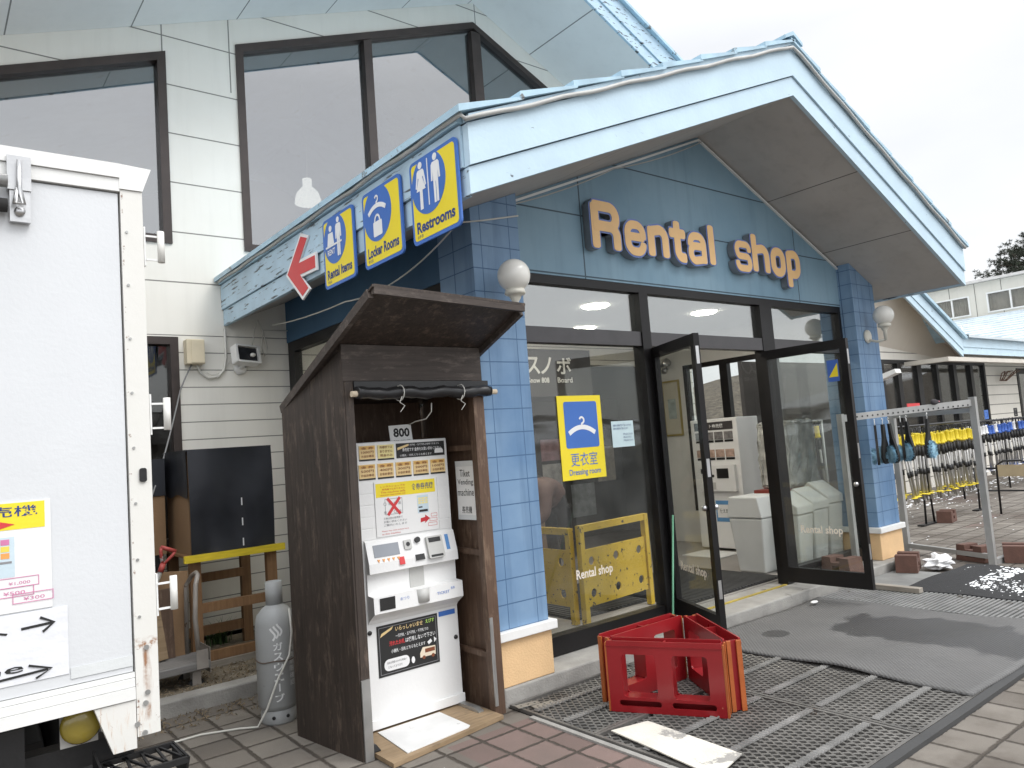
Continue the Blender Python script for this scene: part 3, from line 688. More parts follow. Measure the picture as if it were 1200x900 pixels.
# globe lamps on brackets
IVORY = M('ivory_cast_metal', (.66, .64, .56), .45, var=.1, chip=((.30, .28, .24), 30, .70))
OPAL = M('opal_glass', (.80, .79, .74), .22, var=.02, bump=0)
def globe_lamp(x, yp, z, label):
    t = thing('globe_lamp', label, 'lamp', (x, yp, z-.2), 'globe lamps on the porch pillars')
    c = Vector((x, yp-.20, z))
    bm = BM(); sphere(bm, c, .106, 32, 20); obj('globe', bm, OPAL, t)
    bm = BM(); lathe(bm, [(0, -.092), (.062, -.092), (.068, -.118), (.060, -.126), (.042, -.128), (.034, -.15), (.02, -.17), (.016, -.27), (0, -.27)], c); obj('holder', bm, IVORY, t)
    bm = BM(); tube(bm, [c+Vector((0, 0, -.265)), c+Vector((0, .1, -.27)), c+Vector((0, .19, -.24))], .014); obj('arm', bm, IVORY, t)
    bm = BM(); lathe(bm, [(0, 0), (.075, 0), (.07, .018), (.045, .028), (0, .03)], (c.x, yp-.0, c.z-.20), axis=(0, -1, 0)); pl = obj('wall_plate', bm, IVORY, t)
globe_lamp(3.015, 3.858, 2.69, 'white globe lamp on the near pillar, above the wooden cabinet')
globe_lamp(8.20, 3.948, 2.71, 'white globe lamp on the far pillar, beside the ski pole racks')

# cables along the roof edge and under the eave
def cable(name, label, pts, r, m=CABLE):
    bm = BM(); tube(bm, pts, r, 7); return tag(obj(name, bm, m), label, 'cable')
pts = []
for k in range(29):
    x = XL-.03+(XA-XL+.03)*k/28; pts.append((x, YF-.04, zl(x)+.400+.006*math.sin(k*1.3)))
pts = [(XL-.045, YW-.05-.2*k, 3.365+.008*math.sin(k*1.7)) for k in range(20)]+[(XL-.045, YF-.02, 3.37)]+pts
for k in range(1, 27):
    x = XA+(XR-XA)*k/26; pts.append((x, YF-.04, zr(x)+.402+.007*math.sin(k*1.2)))
cable('roof_cable', 'grey weathered cable clipped along the edge of the porch roof', pts, .014)
cable('slack_wire', 'thin pale wire sagging under the porch eave', sweep((2.70, 6.95, 2.93), (2.55, 5.1, 2.78), .02, 6)+sweep((2.55, 5.1, 2.78), (2.75, 3.86, 3.06), .10, 14)[1:]+[(2.95, 3.855, 3.10), (3.25, 3.85, 3.17)], .0055, CABLEW)
cable('gable_wire', 'thin wire running below the soffit across the blue gable', sweep((3.27, 4.07, 3.30), (4.5, 4.07, 3.80), .03, 10)+sweep((4.5, 4.07, 3.80), (5.72, 4.07, 4.27), .03, 8)[1:], .005)

# wall box, flood light and wires on the hall wall
t = thing('control_box', 'beige electrical box on the cream wall beside the dark window', 'electrical box', (1.98, 7.19, 2.57))
bm = BM(); box(bm, 1.945, 2.105, 7.09, 7.197, 2.57, 2.80, bev=.008); obj('casing', bm, M('beige_plastic', (.66, .58, .42), .5), t)
bm = BM(); box(bm, 1.985, 2.10, 7.082, 7.089, 2.58, 2.79, bev=.003); obj('cover', bm, M('beige_plastic', (.66, .58, .42), .5), t)
t = thing('flood_light', 'white square flood light on a round base on the cream wall', 'lamp', (2.47, 7.19, 2.5))
T = Matrix.Translation((2.48, 7.06, 2.66)) @ Matrix.Rotation(R(-14), 4, 'X') @ Matrix.Rotation(R(12), 4, 'Z')
bm = BM(); lf = Fr((0, 0, 0), (1, 0, 0), (0, 0, 1))
holes(bm, lf, rrect(-.125, .125, -.09, .09, .015), [rrect(-.105, .105, -.072, .072, .01)], -.07, .03); bmesh.ops.transform(bm, matrix=T, verts=bm.verts); obj('housing', bm, WHITEP, t)
bm = BM(); poly(bm, lf, rrect(-.104, .104, -.071, .071, .01), -.068, .0); bmesh.ops.transform(bm, matrix=T, verts=bm.verts); obj('reflector', bm, M('lamp_reflector', (.05, .05, .055), .12, metal=.3, var=.5), t)
bm = BM(); sphere(bm, (.045, -.024, -.01), .026, 14, 10, .8); bmesh.ops.transform(bm, matrix=T, verts=bm.verts); obj('bulb', bm, OPAL, t)
bm = BM(); lathe(bm, [(0, 0), (.06, 0), (.06, .03), (.03, .045), (0, .045)], (2.45, 7.197, 2.54), axis=(0, -1, 0)); tube(bm, [(2.45, 7.16, 2.54), (2.47, 7.10, 2.59)], .02); obj('mount', bm, WHITEP, t)
cable('box_conduit', 'pale conduit looping from the beige box up the wall', [(2.05, 7.16, 2.57), (2.08, 7.17, 2.50), (2.15, 7.18, 2.45), (2.24, 7.18, 2.46), (2.30, 7.18, 2.53), (2.32, 7.18, 2.64), (2.32, 7.18, 2.92)], .012, CABLEW)
cable('grey_wire', 'thin grey wire drooping from the beige box past the window', sweep((2.0, 7.15, 2.57), (1.88, 7.1, 2.33), -.01, 4)+sweep((1.88, 7.1, 2.33), (1.45, 6.5, 1.35), .05, 10)[1:], .007, M('dark_wire', (.2, .2, .2), .6))
cable('lamp_wire', 'thin wire looped from the flood light to the eave', [(2.36, 7.18, 2.62), (2.28, 7.18, 2.50), (2.18, 7.18, 2.48)]+[(2.14, 7.18, 2.50)], .004, CABLEW)
cable('coiled_wire', 'loop of spare wire hanging under the eave beside the flood light', [(2.56, 7.17, 2.70), (2.60, 7.17, 2.92), (2.64, 7.17, 3.02), (2.68, 7.17, 2.92), (2.72, 7.17, 2.74), (2.69, 7.17, 2.66), (2.66, 7.17, 2.76), (2.69, 7.17, 2.92), (2.93, 7.16, 2.92)], .005, CABLEW)

# pendant lamp inside the hall, seen through the upper window
t = thing('pendant_lamp', 'clear bell shaped pendant lamp behind the big upper window', 'lamp', (4.05, 9, 4.95))
bm = BM(); lathe(bm, [(.17, 0), (.165, .06), (.14, .14), (.09, .20), (.06, .22), (.06, .33), (0, .33)], (4.05, 9, 4.95)); obj('shade', bm, M('lamp_shade_clear', (.8, .78, .7), .2, emit=(1, .95, .85, 1.6)), t)
bm = BM(); tube(bm, [(4.05, 9, 5.28), (4.06, 9, 5.6), (4.02, 9, 6.0), (4.03, 9, 6.55)], .008); obj('cord', bm, CABLEW, t)

# ------------------------------------------------------------------ truck
tk = thing('box_truck', 'white box truck with rust streaks, backed up at the left edge', 'truck', (-.15, 3.0, 0))
TW = M('white_truck_panel', (.66, .675, .69), .35, var=.03, vs=2, coat=.2)
def mat_rusty():
    m = bpy.data.materials.new('rusted_white_steel'); g = NB(m); x, y, z = g.xyz()[0:3]; P_ = g.geo.outputs['Position']
    n1 = g.noise(14, 6, .7, vec=P_, stretch=(2.2, 2.2, .32)); n2 = g.noise(26, 5, .7, vec=P_); low = g.range(z, .7, 1.12, .15, -.02); edge = g.range(g.math('ABSOLUTE', g.math('SUBTRACT', x, .613)), 0, .012, .14, 0)
    st = g.range(g.math('ADD', n1, low), .68, .86); sp = g.range(g.math('ADD', g.math('ADD', n2, edge), g.math('MULTIPLY', low, .5)), .70, .78)
    c = g.mix(g.noise(3, 4, vec=P_), (.68, .67, .62), (.76, .75, .72)); c = g.mix(g.math('MULTIPLY', st, .62), c, (.50, .25, .07)); c = g.mix(g.range(g.math('ADD', n1, low), .74, .86), c, (.22, .075, .02)); c = g.mix(sp, c, (.17, .065, .025))
    wob = g.math('MULTIPLY', g.math('SUBTRACT', n1, .5), .05)
    run = g.math('MULTIPLY', g.range(g.math('ABSOLUTE', g.math('SUBTRACT', g.math('ADD', x, wob), .643)), .002, .016, 1, 0), g.math('MULTIPLY', g.range(z, .78, .93, 0, 1), g.range(z, 1.0, 1.03, 1, 0)))
    spot = g.math('MULTIPLY', g.range(g.math('ABSOLUTE', g.math('SUBTRACT', g.math('ADD', x, wob), .645)), .002, .012, 1, 0), g.math('MULTIPLY', g.range(z, .735, .76, 0, 1), g.range(z, .785, .80, 1, 0)))
    top = g.math('MULTIPLY', g.range(g.math('ADD', z, g.math('MULTIPLY', wob, 1.5)), .99, 1.0, 0, 1), g.math('MULTIPLY', g.range(z, 1.01, 1.03, 1, 0), g.range(n2, .42, .55)))
    c = g.mix(g.math('MINIMUM', g.math('MULTIPLY', g.math('ADD', g.math('ADD', run, spot), top), g.range(n2, .3, .6)), .9), c, (.27, .105, .025))
    g.put(g.b.inputs['Base Color'], c); g.put(g.b.inputs['Roughness'], g.range(st, 0, 1, .4, .85)); g.bump(n2, .2, .004); return m
TRUST = mat_rusty()
RUSTY = M('rust', (.28, .10, .025), .85, var=.4, vs=25)
YT = 3.0; tx0, tx1 = -1.05, .68; ft = FY(YT)
obj('cargo_box', B(tx0, tx1-.005, YT+.03, 5.7, .845, 2.66, bev=.01), TW, tk)
bm = BM(); poly(bm, ft, rect(-.19, .600, .915, 2.645), -.025, 0)
dr = obj('door', bm, TW, tk); dr['label'] = 'plain white rear door with printed notices'
obj('door', (lambda b: (poly(b, ft, rect(-.985, -.20, .915, 2.645), -.025, 0), b)[1])(BM()), TW, tk)
bm = BM(); poly(bm, ft, rect(tx0, tx1-.075, 2.652, 2.70), -.03, .012); poly(bm, ft, rect(tx0, tx1-.075, 2.702, 2.755), -.06, .02); obj('top_rail', bm, WHITEP, tk)
bm = BM()
poly(bm, ft, rect(tx0, .605, .895, .912), -.03, .006); poly(bm, ft, rect(tx0, .604, .865, .893), -.03, .012); poly(bm, ft, rect(tx0, .604, .822, .863), -.03, .016); obj('bottom_rail', bm, WHITEP, tk)
bm = BM(); poly(bm, ft, rect(.607, .682, .69, 2.66), -.035, .008); obj('corner_post', bm, TRUST, tk)
bm = BM(); poly(bm, ft, [(.604, 2.662), (.683, 2.662), (.715, 2.752), (.604, 2.757)], -.06, .014); obj('corner_cap', bm, WHITEP, tk)
bm = BM(); poly(bm, ft, [(.475, .818), (.604, .818), (.604, .655), (.53, .655)], -.03, .010); obj('corner_gusset', bm, TRUST, tk)
bm = BM()
for z in (.70, .735, .80, .835, .99): poly(bm, ft, circ(.625+.02*math.sin(z*40), z, .009, 10), .008, .014)
for k in range(8): poly(bm, ft, circ(.625, 1.1+.2*k, .005, 8), .008, .012)
tag(obj('rivet', bm, GALV, tk), kind='stuff')
bm = BM()
for a in range(0): poly(bm, ft, [(.640+random.uniform(-.008, .008), 1.02-.004*a), (.648, 1.02), (.652+.006*a % .01, .97-.03*a), (.643, .93-.02*a)], .0085+.0004*a, .0088+.0004*a)
bm.free()
def hinge(z):
    bm = BM(); box(bm, .684, .690, YT-.005, YT+.05, z-.075, z+.075); h = obj('hinge', bm, WHITEP, tk)
    bm = BM(); tube(bm, [(.742, YT-.01, z-.06), (.742, YT-.01, z+.06)], .013, 12); obj('pin', bm, TRUST, h)
    bm = BM(); box(bm, .690, .735, YT-.01, YT-.004, z+.035, z+.042); box(bm, .690, .735, YT-.01, YT-.004, z-.055, z-.048); obj('strap', bm, WHITEP, h)
for z in (2.455, 1.82, 1.165): hinge(z)
# door latch at top
bm = BM(); box(bm, .255, .325, YT-.035, YT-.004, 2.60, 2.72); box(bm, .262, .322, YT-.028, YT-.004, 2.49, 2.60); lt = obj('latch', bm, STEEL, tk)
bm = BM(); tube(bm, [(.29, YT-.05, 2.70), (.288, YT-.055, 2.60), (.30, YT-.055, 2.545), (.275, YT-.055, 2.545), (.283, YT-.05, 2.60)], .008); obj('catch', bm, STEEL, lt)
bm = BM(); lathe(bm, [(0, 0), (.016, 0), (.016, .012), (0, .014)], (.29, YT-.028, 2.525), axis=(0, -1, 0)); obj('bolt', bm, STEEL, lt)
bm = BM(); tube(bm, [(-.19, YT-.05, 2.62), (.255, YT-.05, 2.62)], .022, 12); obj('lock_rod', bm, GALV, lt)
bm = BM(); tube(bm, [(-.19, YT-.035, 2.54), (.255, YT-.035, 2.54)], .024, 12); obj('bump_stop', bm, RUBBER, lt)
bm = BM(); poly(bm, ft, rrect(.640, .664, 1.575, 1.625, .008), .008, .016); obj('marker_plate', bm, BLACK, tk)
# under the box
bm = BM(); lathe(bm, [(0, -.02), (.062, -.02), (.064, 0), (.056, .012), (.03, .02), (0, .022)], (.445, YT+.06, .762), axis=(0, -1, 0)); fl = obj('fog_lamp', bm, M('amber_lens', (.26, .20, .03), .15, coat=.5), tk)
obj('lamp_bracket', B(.385, .50, YT+.085, YT+.10, .69, .822), M('grey_bracket', (.45, .44, .42), .6), fl)
bm = BM(); box(bm, -.62, -.54, 3.05, 7.0, .62, .80); box(bm, .20, .28, 3.05, 7.0, .62, .80); box(bm, -1.0, .62, 3.12, 3.2, .60, .68); obj('chassis', bm, BLACK, tk)
bm = BM()
for k in range(2): box(bm, .50, .74, YT-.14+.0*k, YT-.125, .60, .62) if k == 0 else box(bm, .50, .74, YT+.055, YT+.07, .60, .62)
for k in range(5): bar(bm, (.51+.055*k, YT-.13, .612), (.53+.05*k, YT+.06, .612), .008)
for k in range(4): bar(bm, (.51+.06*k, YT+.06, .612), (.57+.055*k, YT-.13, .612), .008)
obj('step', bm, BLACK, tk)
bm = BM(); prism(bm, [(YT-.145, .62), (YT+.07, .62), (YT+.07, .54), (YT-.10, .545)], 'x', .735, .742); prism(bm, [(YT-.145, .62), (YT+.07, .66), (YT+.07, .54), (YT-.145, .545)], 'x', .478, .486); prism(bm, [(.486, .62), (.60, .60), (.60, .57), (.486, .545)], 'y', YT-.15, YT-.145); obj('step_bracket', bm, BLACK, tk)
obj('mud_flap', B(-.62, .36, 3.35, 3.36, .16, .66), RUBBER, tk)
def wheel(x, y):
    bm = BM(); lathe(bm, [(.17, -.09), (.29, -.095), (.32, -.07), (.325, 0), (.32, .07), (.29, .095), (.17, .09)], (x, y, .325), axis=(1, 0, 0)); wh = obj('wheel', bm, RUBBER, tk)
    bm = BM(); lathe(bm, [(0, -.03), (.10, -.04), (.165, -.07), (.165, .07), (.10, .04), (0, .03)], (x, y, .325), axis=(1, 0, 0)); obj('rim', bm, GALV, wh)
for x in (-.88, -.68, .30, .50): wheel(x, 3.75)
for x in (-.82, .44): wheel(x, 6.2)
bm = BM(); prism(bm, [(5.75, .5), (7.05, .5), (7.10, 1.1), (6.9, 1.95), (5.75, 2.0)], 'x', -1.0, .63); cb = obj('cab', bm, WHITEP, tk)
bm = BM(); poly(bm, Fr((.634, 0, 0), (0, 1, 0), (0, 0, 1)), [(5.9, 1.2), (6.95, 1.2), (6.85, 1.85), (5.9, 1.88)], 0, .004); obj('cab_window', bm, M('dark_glass', (.02, .022, .025), .08), cb)

# notices on the truck door (they run out of the frame to the left)
TAPE = M('clear_tape', (.66, .68, .68), .35, var=.03)
t = thing('printed_notice', 'printed notice with yellow title band and red arrows on the truck door', 'notice', (.2, YT, 1.25))
f2 = FY(YT-.002)
bm = BM(); poly(bm, f2, rect(-.10, .362, 1.185, 1.545), 0, .0015); obj('sheet', bm, PAPER, t)
bm = BM(); poly(bm, f2, rect(-.09, .345, 1.453, 1.54), .0018, .0024); obj('title_band', bm, YEL, t)
bm = BM(); text(bm, f2, '食券券売機', -.02, .325, 1.495, 1.53, .0028, .0034, bold=.008); obj('title', bm, NAVY, t)
bm = BM(); poly(bm, f2, [(-.07, 1.459), (.19, 1.459), (.19, 1.450), (.26, 1.470), (.19, 1.490), (.19, 1.481), (-.07, 1.481)], .0030, .0036); poly(bm, f2, [(0, 1.235), (.155, 1.235), (.155, 1.220), (.205, 1.255), (.155, 1.29), (.155, 1.275), (0, 1.275)], .0018, .0026); obj('red_arrow', bm, RED, t)
bm = BM(); poly(bm, f2, rect(.10, .258, 1.30, 1.43), .0018, .0022); mc = obj('machine_drawing', bm, M('pale_blue_ink', (.55, .66, .72), .6), t)
PK = M('pink_ink', (.62, .20, .38), .6)
for j, m_ in enumerate((PK, M('ink_yellow', (.80, .62, .10), .6), M('ink_orange', (.80, .35, .10), .6))):
    bm = BM()
    for i in range(5): poly(bm, f2, rect(.108+.028*i, .132+.028*i, 1.405-.022*j, 1.423-.022*j), .0026, .0030)
    tag(obj('drawn_button', bm, m_, mc), kind='stuff')
bm = BM(); poly(bm, f2, rect(.11, .16, 1.335, 1.35), .0026, .003); poly(bm, f2, rect(.11, .18, 1.31, 1.325), .0026, .003); poly(bm, f2, rect(.20, .25, 1.345, 1.352), .0026, .003); obj('drawn_slot', bm, GREYINK, mc)
for k, (u, v, s_) in enumerate(((.21, 1.265, '¥1,000'), (.195, 1.235, '¥500'), (.25, 1.212, '¥300'))):
    bm = BM(); frame_rect(bm, f2, u, u+.115, v, v+.032, .0022, .0020+.0008*k, .0026+.0008*k); text(bm, f2, s_, u+.03, u+.09, v+.007, v+.019, .0020, .0026); obj('drawn_ticket', bm, PK, t)
t = thing('handwritten_notice', 'handwritten white notice with two black arrows on the truck door', 'notice', (.2, YT, .97))
bm = BM(); poly(bm, f2, rect(-.14, .405, .955, 1.18), 0, .0015); obj('sheet', bm, M('wrinkled_paper', (.76, .77, .80), .5, var=.04, bump=.4, bs=14), t)
bm = BM(); k3 = (.002, .003)
text(bm, f2, 'チケット', -.11, .235, 1.095, 1.150, *k3, bold=.01); stroke(bm, f2, [(.272, 1.128), (.36, 1.133)], .0085, *k3); stroke(bm, f2, [(.325, 1.156), (.365, 1.134), (.332, 1.108)], .0085, .0032, .0040)
text(bm, f2, 'Ticket', -.09, .185, 1.03, 1.075, *k3, bold=.012, skew=.1); text(bm, f2, 'machine', -.12, .275, .992, 1.022, *k3, bold=.012, skew=.15)
stroke(bm, f2, [(-.12, .968), (.10, .972), (.345, .985)], .0075, .0032, .0040); stroke(bm, f2, [(.29, 1.008), (.355, .986), (.31, .963)], .0075, .0044, .0052); obj('handwriting', bm, INK, t)
bm = BM(); poly(bm, f2, rect(.41, .60, .935, .972), .0, .0012); obj('tape', bm, TAPE, t)
# ------------------------------------------------------------------ wooden cabinet with ticket machine
def wood(name, c1, c2, along='z', rough=.7, worn=None, scale=1):
    m = bpy.data.materials.new(name); g = NB(m)
    st = {'z': (9, 9, .55), 'x': (.55, 9, 9), 'y': (9, .55, 9)}[along]
    n = g.noise(5*scale, 6, .65, stretch=st); b = g.noise(2.6, 5, .6)
    c = g.mix(g.range(n, .3, .7), c1, c2)
    c = g.mix(g.range(b, .45, .75, 0, .55), c, tuple(q*.55 for q in c1))
    if worn: c = g.mix(g.range(g.noise(6, 7, .75, stretch=tuple(q**.5 for q in st)), .53, .68, 0, .72), c, worn)
    g.put(g.b.inputs['Base Color'], c); g.b.inputs['Roughness'].default_value = rough; g.bump(n, .35, .006); return m
PLY = wood('dark_stained_plywood', (.028, .020, .016), (.062, .045, .035), 'z', .6, (.17, .125, .095))
PLYIN = wood('brown_plywood', (.075, .042, .026), (.13, .078, .05), 'z', .6, (.22, .15, .10))
PLYH = wood('dark_plywood_across', (.040, .030, .025), (.078, .060, .050), 'x', .65, (.16, .13, .11))
PINE = wood('raw_pine', (.20, .105, .048), (.30, .17, .08), 'z', .7)
PALLET = wood('grey_plywood_floor', (.26, .18, .10), (.36, .26, .16), 'x', .75, (.12, .09, .06))
cb = thing('wooden_cabinet', 'dark brown plywood cabinet with tilted roof flap sheltering the ticket machine', 'cabinet', (2.3, 4.1, 0))
LB = (1.765, 4.47); LF = (1.85, 3.80)
def left_panel(z):
    pass
d = Vector((LF[0]-LB[0], LF[1]-LB[1], 0)).normalized()
fl_ = Fr((LB[0], LB[1], 0), d, (0, 0, 1)); ln = (Vector(LF)-Vector(LB)).length
bm = BM(); poly(bm, fl_, [(0, -.03), (ln, -.03), (ln, 2.205), (0, 1.925)], -.022, 0); sp = obj('side_panel', bm, PLY, cb)
fr_ = Fr((2.772, 4.50, 0), (0, -1, 0), (0, 0, 1))
bm = BM(); poly(bm, fr_, [(0, -.0), (.69, -.0), (.69, 2.205), (0, 1.915)], -.02, 0); obj('side_panel', bm, PLYIN, cb)
obj('back_panel', B(1.775, 2.75, 4.47, 4.49, 0, 1.955), PLYIN, cb)
bm = BM(); bar(bm, (1.888, 3.825, -.02), (1.888, 3.825, 2.03), .05, .055, (0, 1, 0)); p_ = obj('corner_post', bm, PLY, cb)
bm = BM(); bar(bm, (1.882, 3.79, .0), (1.882, 3.79, .42), .05, .012, (0, 1, 0)); obj('metal_strip', bm, GALV, p_)
bm = BM(); box(bm, 2.722, 2.80, 3.79, 3.845, -.02, 2.03); p_ = obj('corner_post', bm, PLYIN, cb)
bm = BM(); box(bm, 2.722, 2.742, 3.778, 3.788, .06, .58); obj('metal_strip', bm, GALV, p_)
for z in (.33, .95, 1.60): obj('inner_batten', B(2.735, 2.7515, 3.85, 4.45, z, z+.035), PLYIN, cb)
obj('front_board', B(1.852, 2.80, 3.795, 3.818, 2.032, 2.236), PLYH, cb)
# roof flap
def rp(x, y, o=0): return (x, y, 2.235+(3.815-y)*.42+o)
bm = BM()
q = [(1.79, 4.50), (2.80, 4.50), (2.84, 3.36), (1.80, 3.30)]
def zz(x, y): return 2.235+(3.815-y)*.42-(.0 if x > 2.2 else .0)
A = [bm.verts.new((x, y, zz(x, y))) for x, y in q]; C_ = [bm.verts.new((x, y, zz(x, y)+.012)) for x, y in q]
bm.faces.new(list(reversed(A))); bm.faces.new(C_)
for k in range(4): bm.faces.new((A[k-1], A[k], C_[k], C_[k-1]))
rf = obj('roof_flap', bm, PLY, cb)
bm = BM(); e = -.022
bar(bm, (1.81, 3.315, zz(1.8, 3.3)-.018+.008), (2.835, 3.375, zz(2.8, 3.36)-.018+.008), .028, .05); bar(bm, (1.806, 3.34, zz(1.8, 3.34)-.012), (1.782, 4.50, zz(1.8, 4.50)-.012), .028, .05); bar(bm, (2.832, 3.40, zz(2.8, 3.40)-.012), (2.80, 4.48, zz(2.8, 4.48)-.012), .028, .05)
obj('flap_edge', bm, PLYH, rf)
# rolled blind
bl = thing('rolled_blind', 'black vinyl blind rolled up and tied under the cabinet roof', 'blind', (2.35, 3.76, 1.95))
bm = BM(); N_ = 26; tube(bm, [(1.915+.925*k/N_, 3.765+.006*math.sin(k*1.1), 1.958+.005*math.sin(k*.8+1)) for k in range(N_+1)], [.034+.004*math.sin(k*2.1) for k in range(N_+1)], 14)
box(bm, 1.915, 2.84, 3.785, 3.799, 1.96, 2.028); obj('cloth', bm, M('black_vinyl', (.014, .014, .015), .35, var=.2, bump=.2, bs=12), bl)
bm = BM(); tube(bm, [(1.885, 3.765, 1.955), (2.885, 3.765, 1.955)], .017, 10); obj('rod', bm, M('dowel', (.62, .52, .38), .6), bl)
for x in (2.18, 2.60):
    bm = BM(); tube(bm, [(x+.015*math.sin(a*.3), 3.765+.044*math.cos(R(a*30)), 1.957+.046*math.sin(R(a*30))) for a in range(13)], .0028, 5); tube(bm, [(x, 3.725, 1.935), (x-.02, 3.72, 1.90), (x+.012, 3.722, 1.88), (x-.02, 3.72, 1.845)], .0025, 5); obj('tie_string', bm, CABLEW, bl)
cable('hanging_string', 'short pale string hanging inside the cabinet above the price card', [(2.44, 3.83, 1.90), (2.455, 3.86, 1.85), (2.44, 3.9, 1.81), (2.41, 3.98, 1.80), (2.40, 4.04, 1.785)], .0035, CABLEW)
# ticket machine
tm = thing('ticket_machine', 'white food ticket vending machine inside the wooden cabinet', 'vending machine', (2.36, 4.2, .03))
MW = M('machine_white', (.80, .80, .79), .35, var=.02, coat=.1); MG = M('machine_grey', (.50, .50, .48), .45, var=.05); MD = M('machine_dark', (.02, .02, .02), .4)
x0, x1, ym = 2.045, 2.690, 4.075
fm = FY(ym)
bm = BM(); box(bm, x0, x1, ym, 4.44, .035, 1.692, bev=.008); obj('body', bm, MW, tm)
bm = BM(); box(bm, x0-.004, x1+.004, ym-.014, ym-.001, .04, .095, bev=.003); obj('plinth', bm, MW, tm)
bm = BM(); prism(bm, [(ym-.001, 1.115), (ym-.02, 1.105), (ym-.055, .98), (ym-.058, .925), (ym-.02, .922), (ym-.018, .80), (ym-.085, .795), (ym-.088, .70), (ym-.02, .655), (ym-.001, .63)], 'x', x0+.018, x1-.008); pn = obj('control_panel', bm, MW, tm)
a = math.atan2(.035, .125); fp = Fr((0, ym-.0205, 1.105), (1, 0, 0), (0, math.sin(a), math.cos(a)))
fp = Fr((0, ym-.0205, 1.105), (1, 0, 0), Vector((0, .035, .125)))
def pp(name, pts, m, d0=0, d1=.003, par=pn):
    bm = BM(); poly(bm, fp, pts, d0, d1); return obj(name, bm, m, par)
pp('screen', rect(2.105, 2.275, -.095, -.022), M('lcd_screen', (.28, .30, .33), .15, var=.04, bump=0)); pp('coin_slot', rrect(2.31, 2.36, -.075, -.018, .006), MG, 0, .010); pp('coin_slot_hole', circ(2.335, -.045, .013, 14), MD, .0102, .013)
pp('return_lever', circ(2.405, -.028, .017, 16), MD, 0, .018)
pp('bill_unit', rrect(2.462, 2.575, -.155, -.020, .008), MG, 0, .020); pp('bill_slot', rect(2.475, 2.56, -.058, -.030), MD, .0205, .022); pp('bill_slot_lower', rect(2.475, 2.56, -.148, -.135), MD, .0205, .022)
pp('display_window', rect(2.375, 2.438, -.150, -.115), MD, 0, .004)
pp('blue_strip', rect(2.607, 2.632, -.115, -.02), M('strip_blue', (.10, .26, .55), .5), 0, .002)
pp('red_label', rect(2.262, 2.298, -.158, -.112), RED, 0, .002)
for k in range(5): pp('select_button', [(2.118+.033*k, -.108), (2.138+.033*k, -.108), (2.128+.033*k, -.128)], M('button_orange', (.75, .35, .12), .5), 0, .003)
fq = FY(ym-.0885)
def pq(name, pts, m, d0=0, d1=.003):
    bm = BM(); poly(bm, fq, pts, d0, d1); return obj(name, bm, m, pn)
pq('change_tray', rect(2.10, 2.20, .715, .785), MD, -.0, .002)
bm = BM(); lathe(bm, [(.045, -.05), (.05, .03), (.046, .03), (.04, -.045), (0, -.045)], (2.395, ym-.066, .765), 20); obj('ticket_cup', bm, MG, pn)
obj('cup_recess', B(2.345, 2.445, ym-.0235, ym-.0185, .80, .92), MG, pn)
bm = BM(); text(bm, fq, 'おつり', 2.235, 2.295, .752, .770, .0005, .001); text(bm, fq, 'TICKET', 2.49, 2.58, .738, .755, .0005, .001); text(bm, fq, '食券', 2.59, 2.62, .755, .772, .0005, .001); obj('lettering', bm, SBLUE, pn)
# buttons
BO = M('button_paper', (.78, .58, .28), .55, var=.04); BY = M('button_paper_yellow', (.80, .70, .32), .55, var=.04); BH = M('button_band', (.70, .42, .12), .5)
def button(u0, u1, v0, v1, lines, m=BO):
    bm = BM(); poly(bm, fm, rect(u0, u1, v0, v1), 0, .006); b = obj('button', bm, m, tm)
    bm = BM(); poly(bm, fm, rect(u0, u1, v0-.010, v0-.001), 0, .004); obj('button_lip', bm, MD, b)
    if m is BO: bm = BM(); poly(bm, fm, rect(u0+.004, u1-.004, v1-.022, v1-.003), .0062, .0068); obj('button_header', bm, BH, b)
    bm = BM(); h = (v1-v0)
    for k, s_ in enumerate(lines):
        t_ = v1-h*(.08+.30*k); text(bm, fm, s_, u0+.012, u1-.012, t_-h*.20, t_, .0070, .0076, bold=.01)
    obj('lettering', bm, M('ink_brown', (.22, .07, .03), .6) if m is not BO else M('ink_brown', (.22, .07, .03), .6), b)
W5 = .118
button(2.066, 2.172, 1.592, 1.672, ['金 券', '1000円', 'お会計専用']); button(2.190, 2.300, 1.590, 1.672, ['両替機では', 'ありません', '現金のみ'], BY)
for k, s_ in enumerate(('500円', '400円', '300円', '200円', '100円')): button(2.058+.1245*k, 2.058+.1245*k+.108, 1.478, 1.560, ['金 券', s_, 'お会計専用'])
bm = BM(); poly(bm, fm, rect(2.318, 2.668, 1.584, 1.674), 0, .004); bp = obj('black_panel', bm, INK, tm)
bm = BM(); text(bm, fm, '一万円札・五千円札は使用できません', 2.40, 2.63, 1.655, 1.667, .0045, .005); text(bm, fm, '券売機です 金券をお買い求めください', 2.36, 2.64, 1.622, 1.644, .0045, .005, bold=.01); text(bm, fm, '小銭札・旧札どちらも使えます', 2.34, 2.57, 1.592, 1.606, .0045, .005); obj('lettering', bm, SWHITE, bp)
bm = BM(); poly(bm, fm, [(2.325, 1.632), (2.405, 1.656), (2.405, 1.668), (2.325, 1.648)], .0045, .005); obj('gold_ribbon', bm, BO, bp)
bm = BM(); poly(bm, fm, [(2.592, 1.600), (2.655, 1.600), (2.655, 1.618), (2.645, 1.630), (2.60, 1.630), (2.592, 1.615)], .0045, .005); obj('van_drawing', bm, PAPER, bp)
bm = BM()
for k in range(5):
    z = 1.452-.068*k
    for a_, b_ in ((x0+.006, 2.145), (2.595, x1-.006)): box(bm, a_, b_, ym-.003, ym+.002, z-.062, z-.003)
tag(obj('blank_button', bm, MW, tm), kind='stuff')
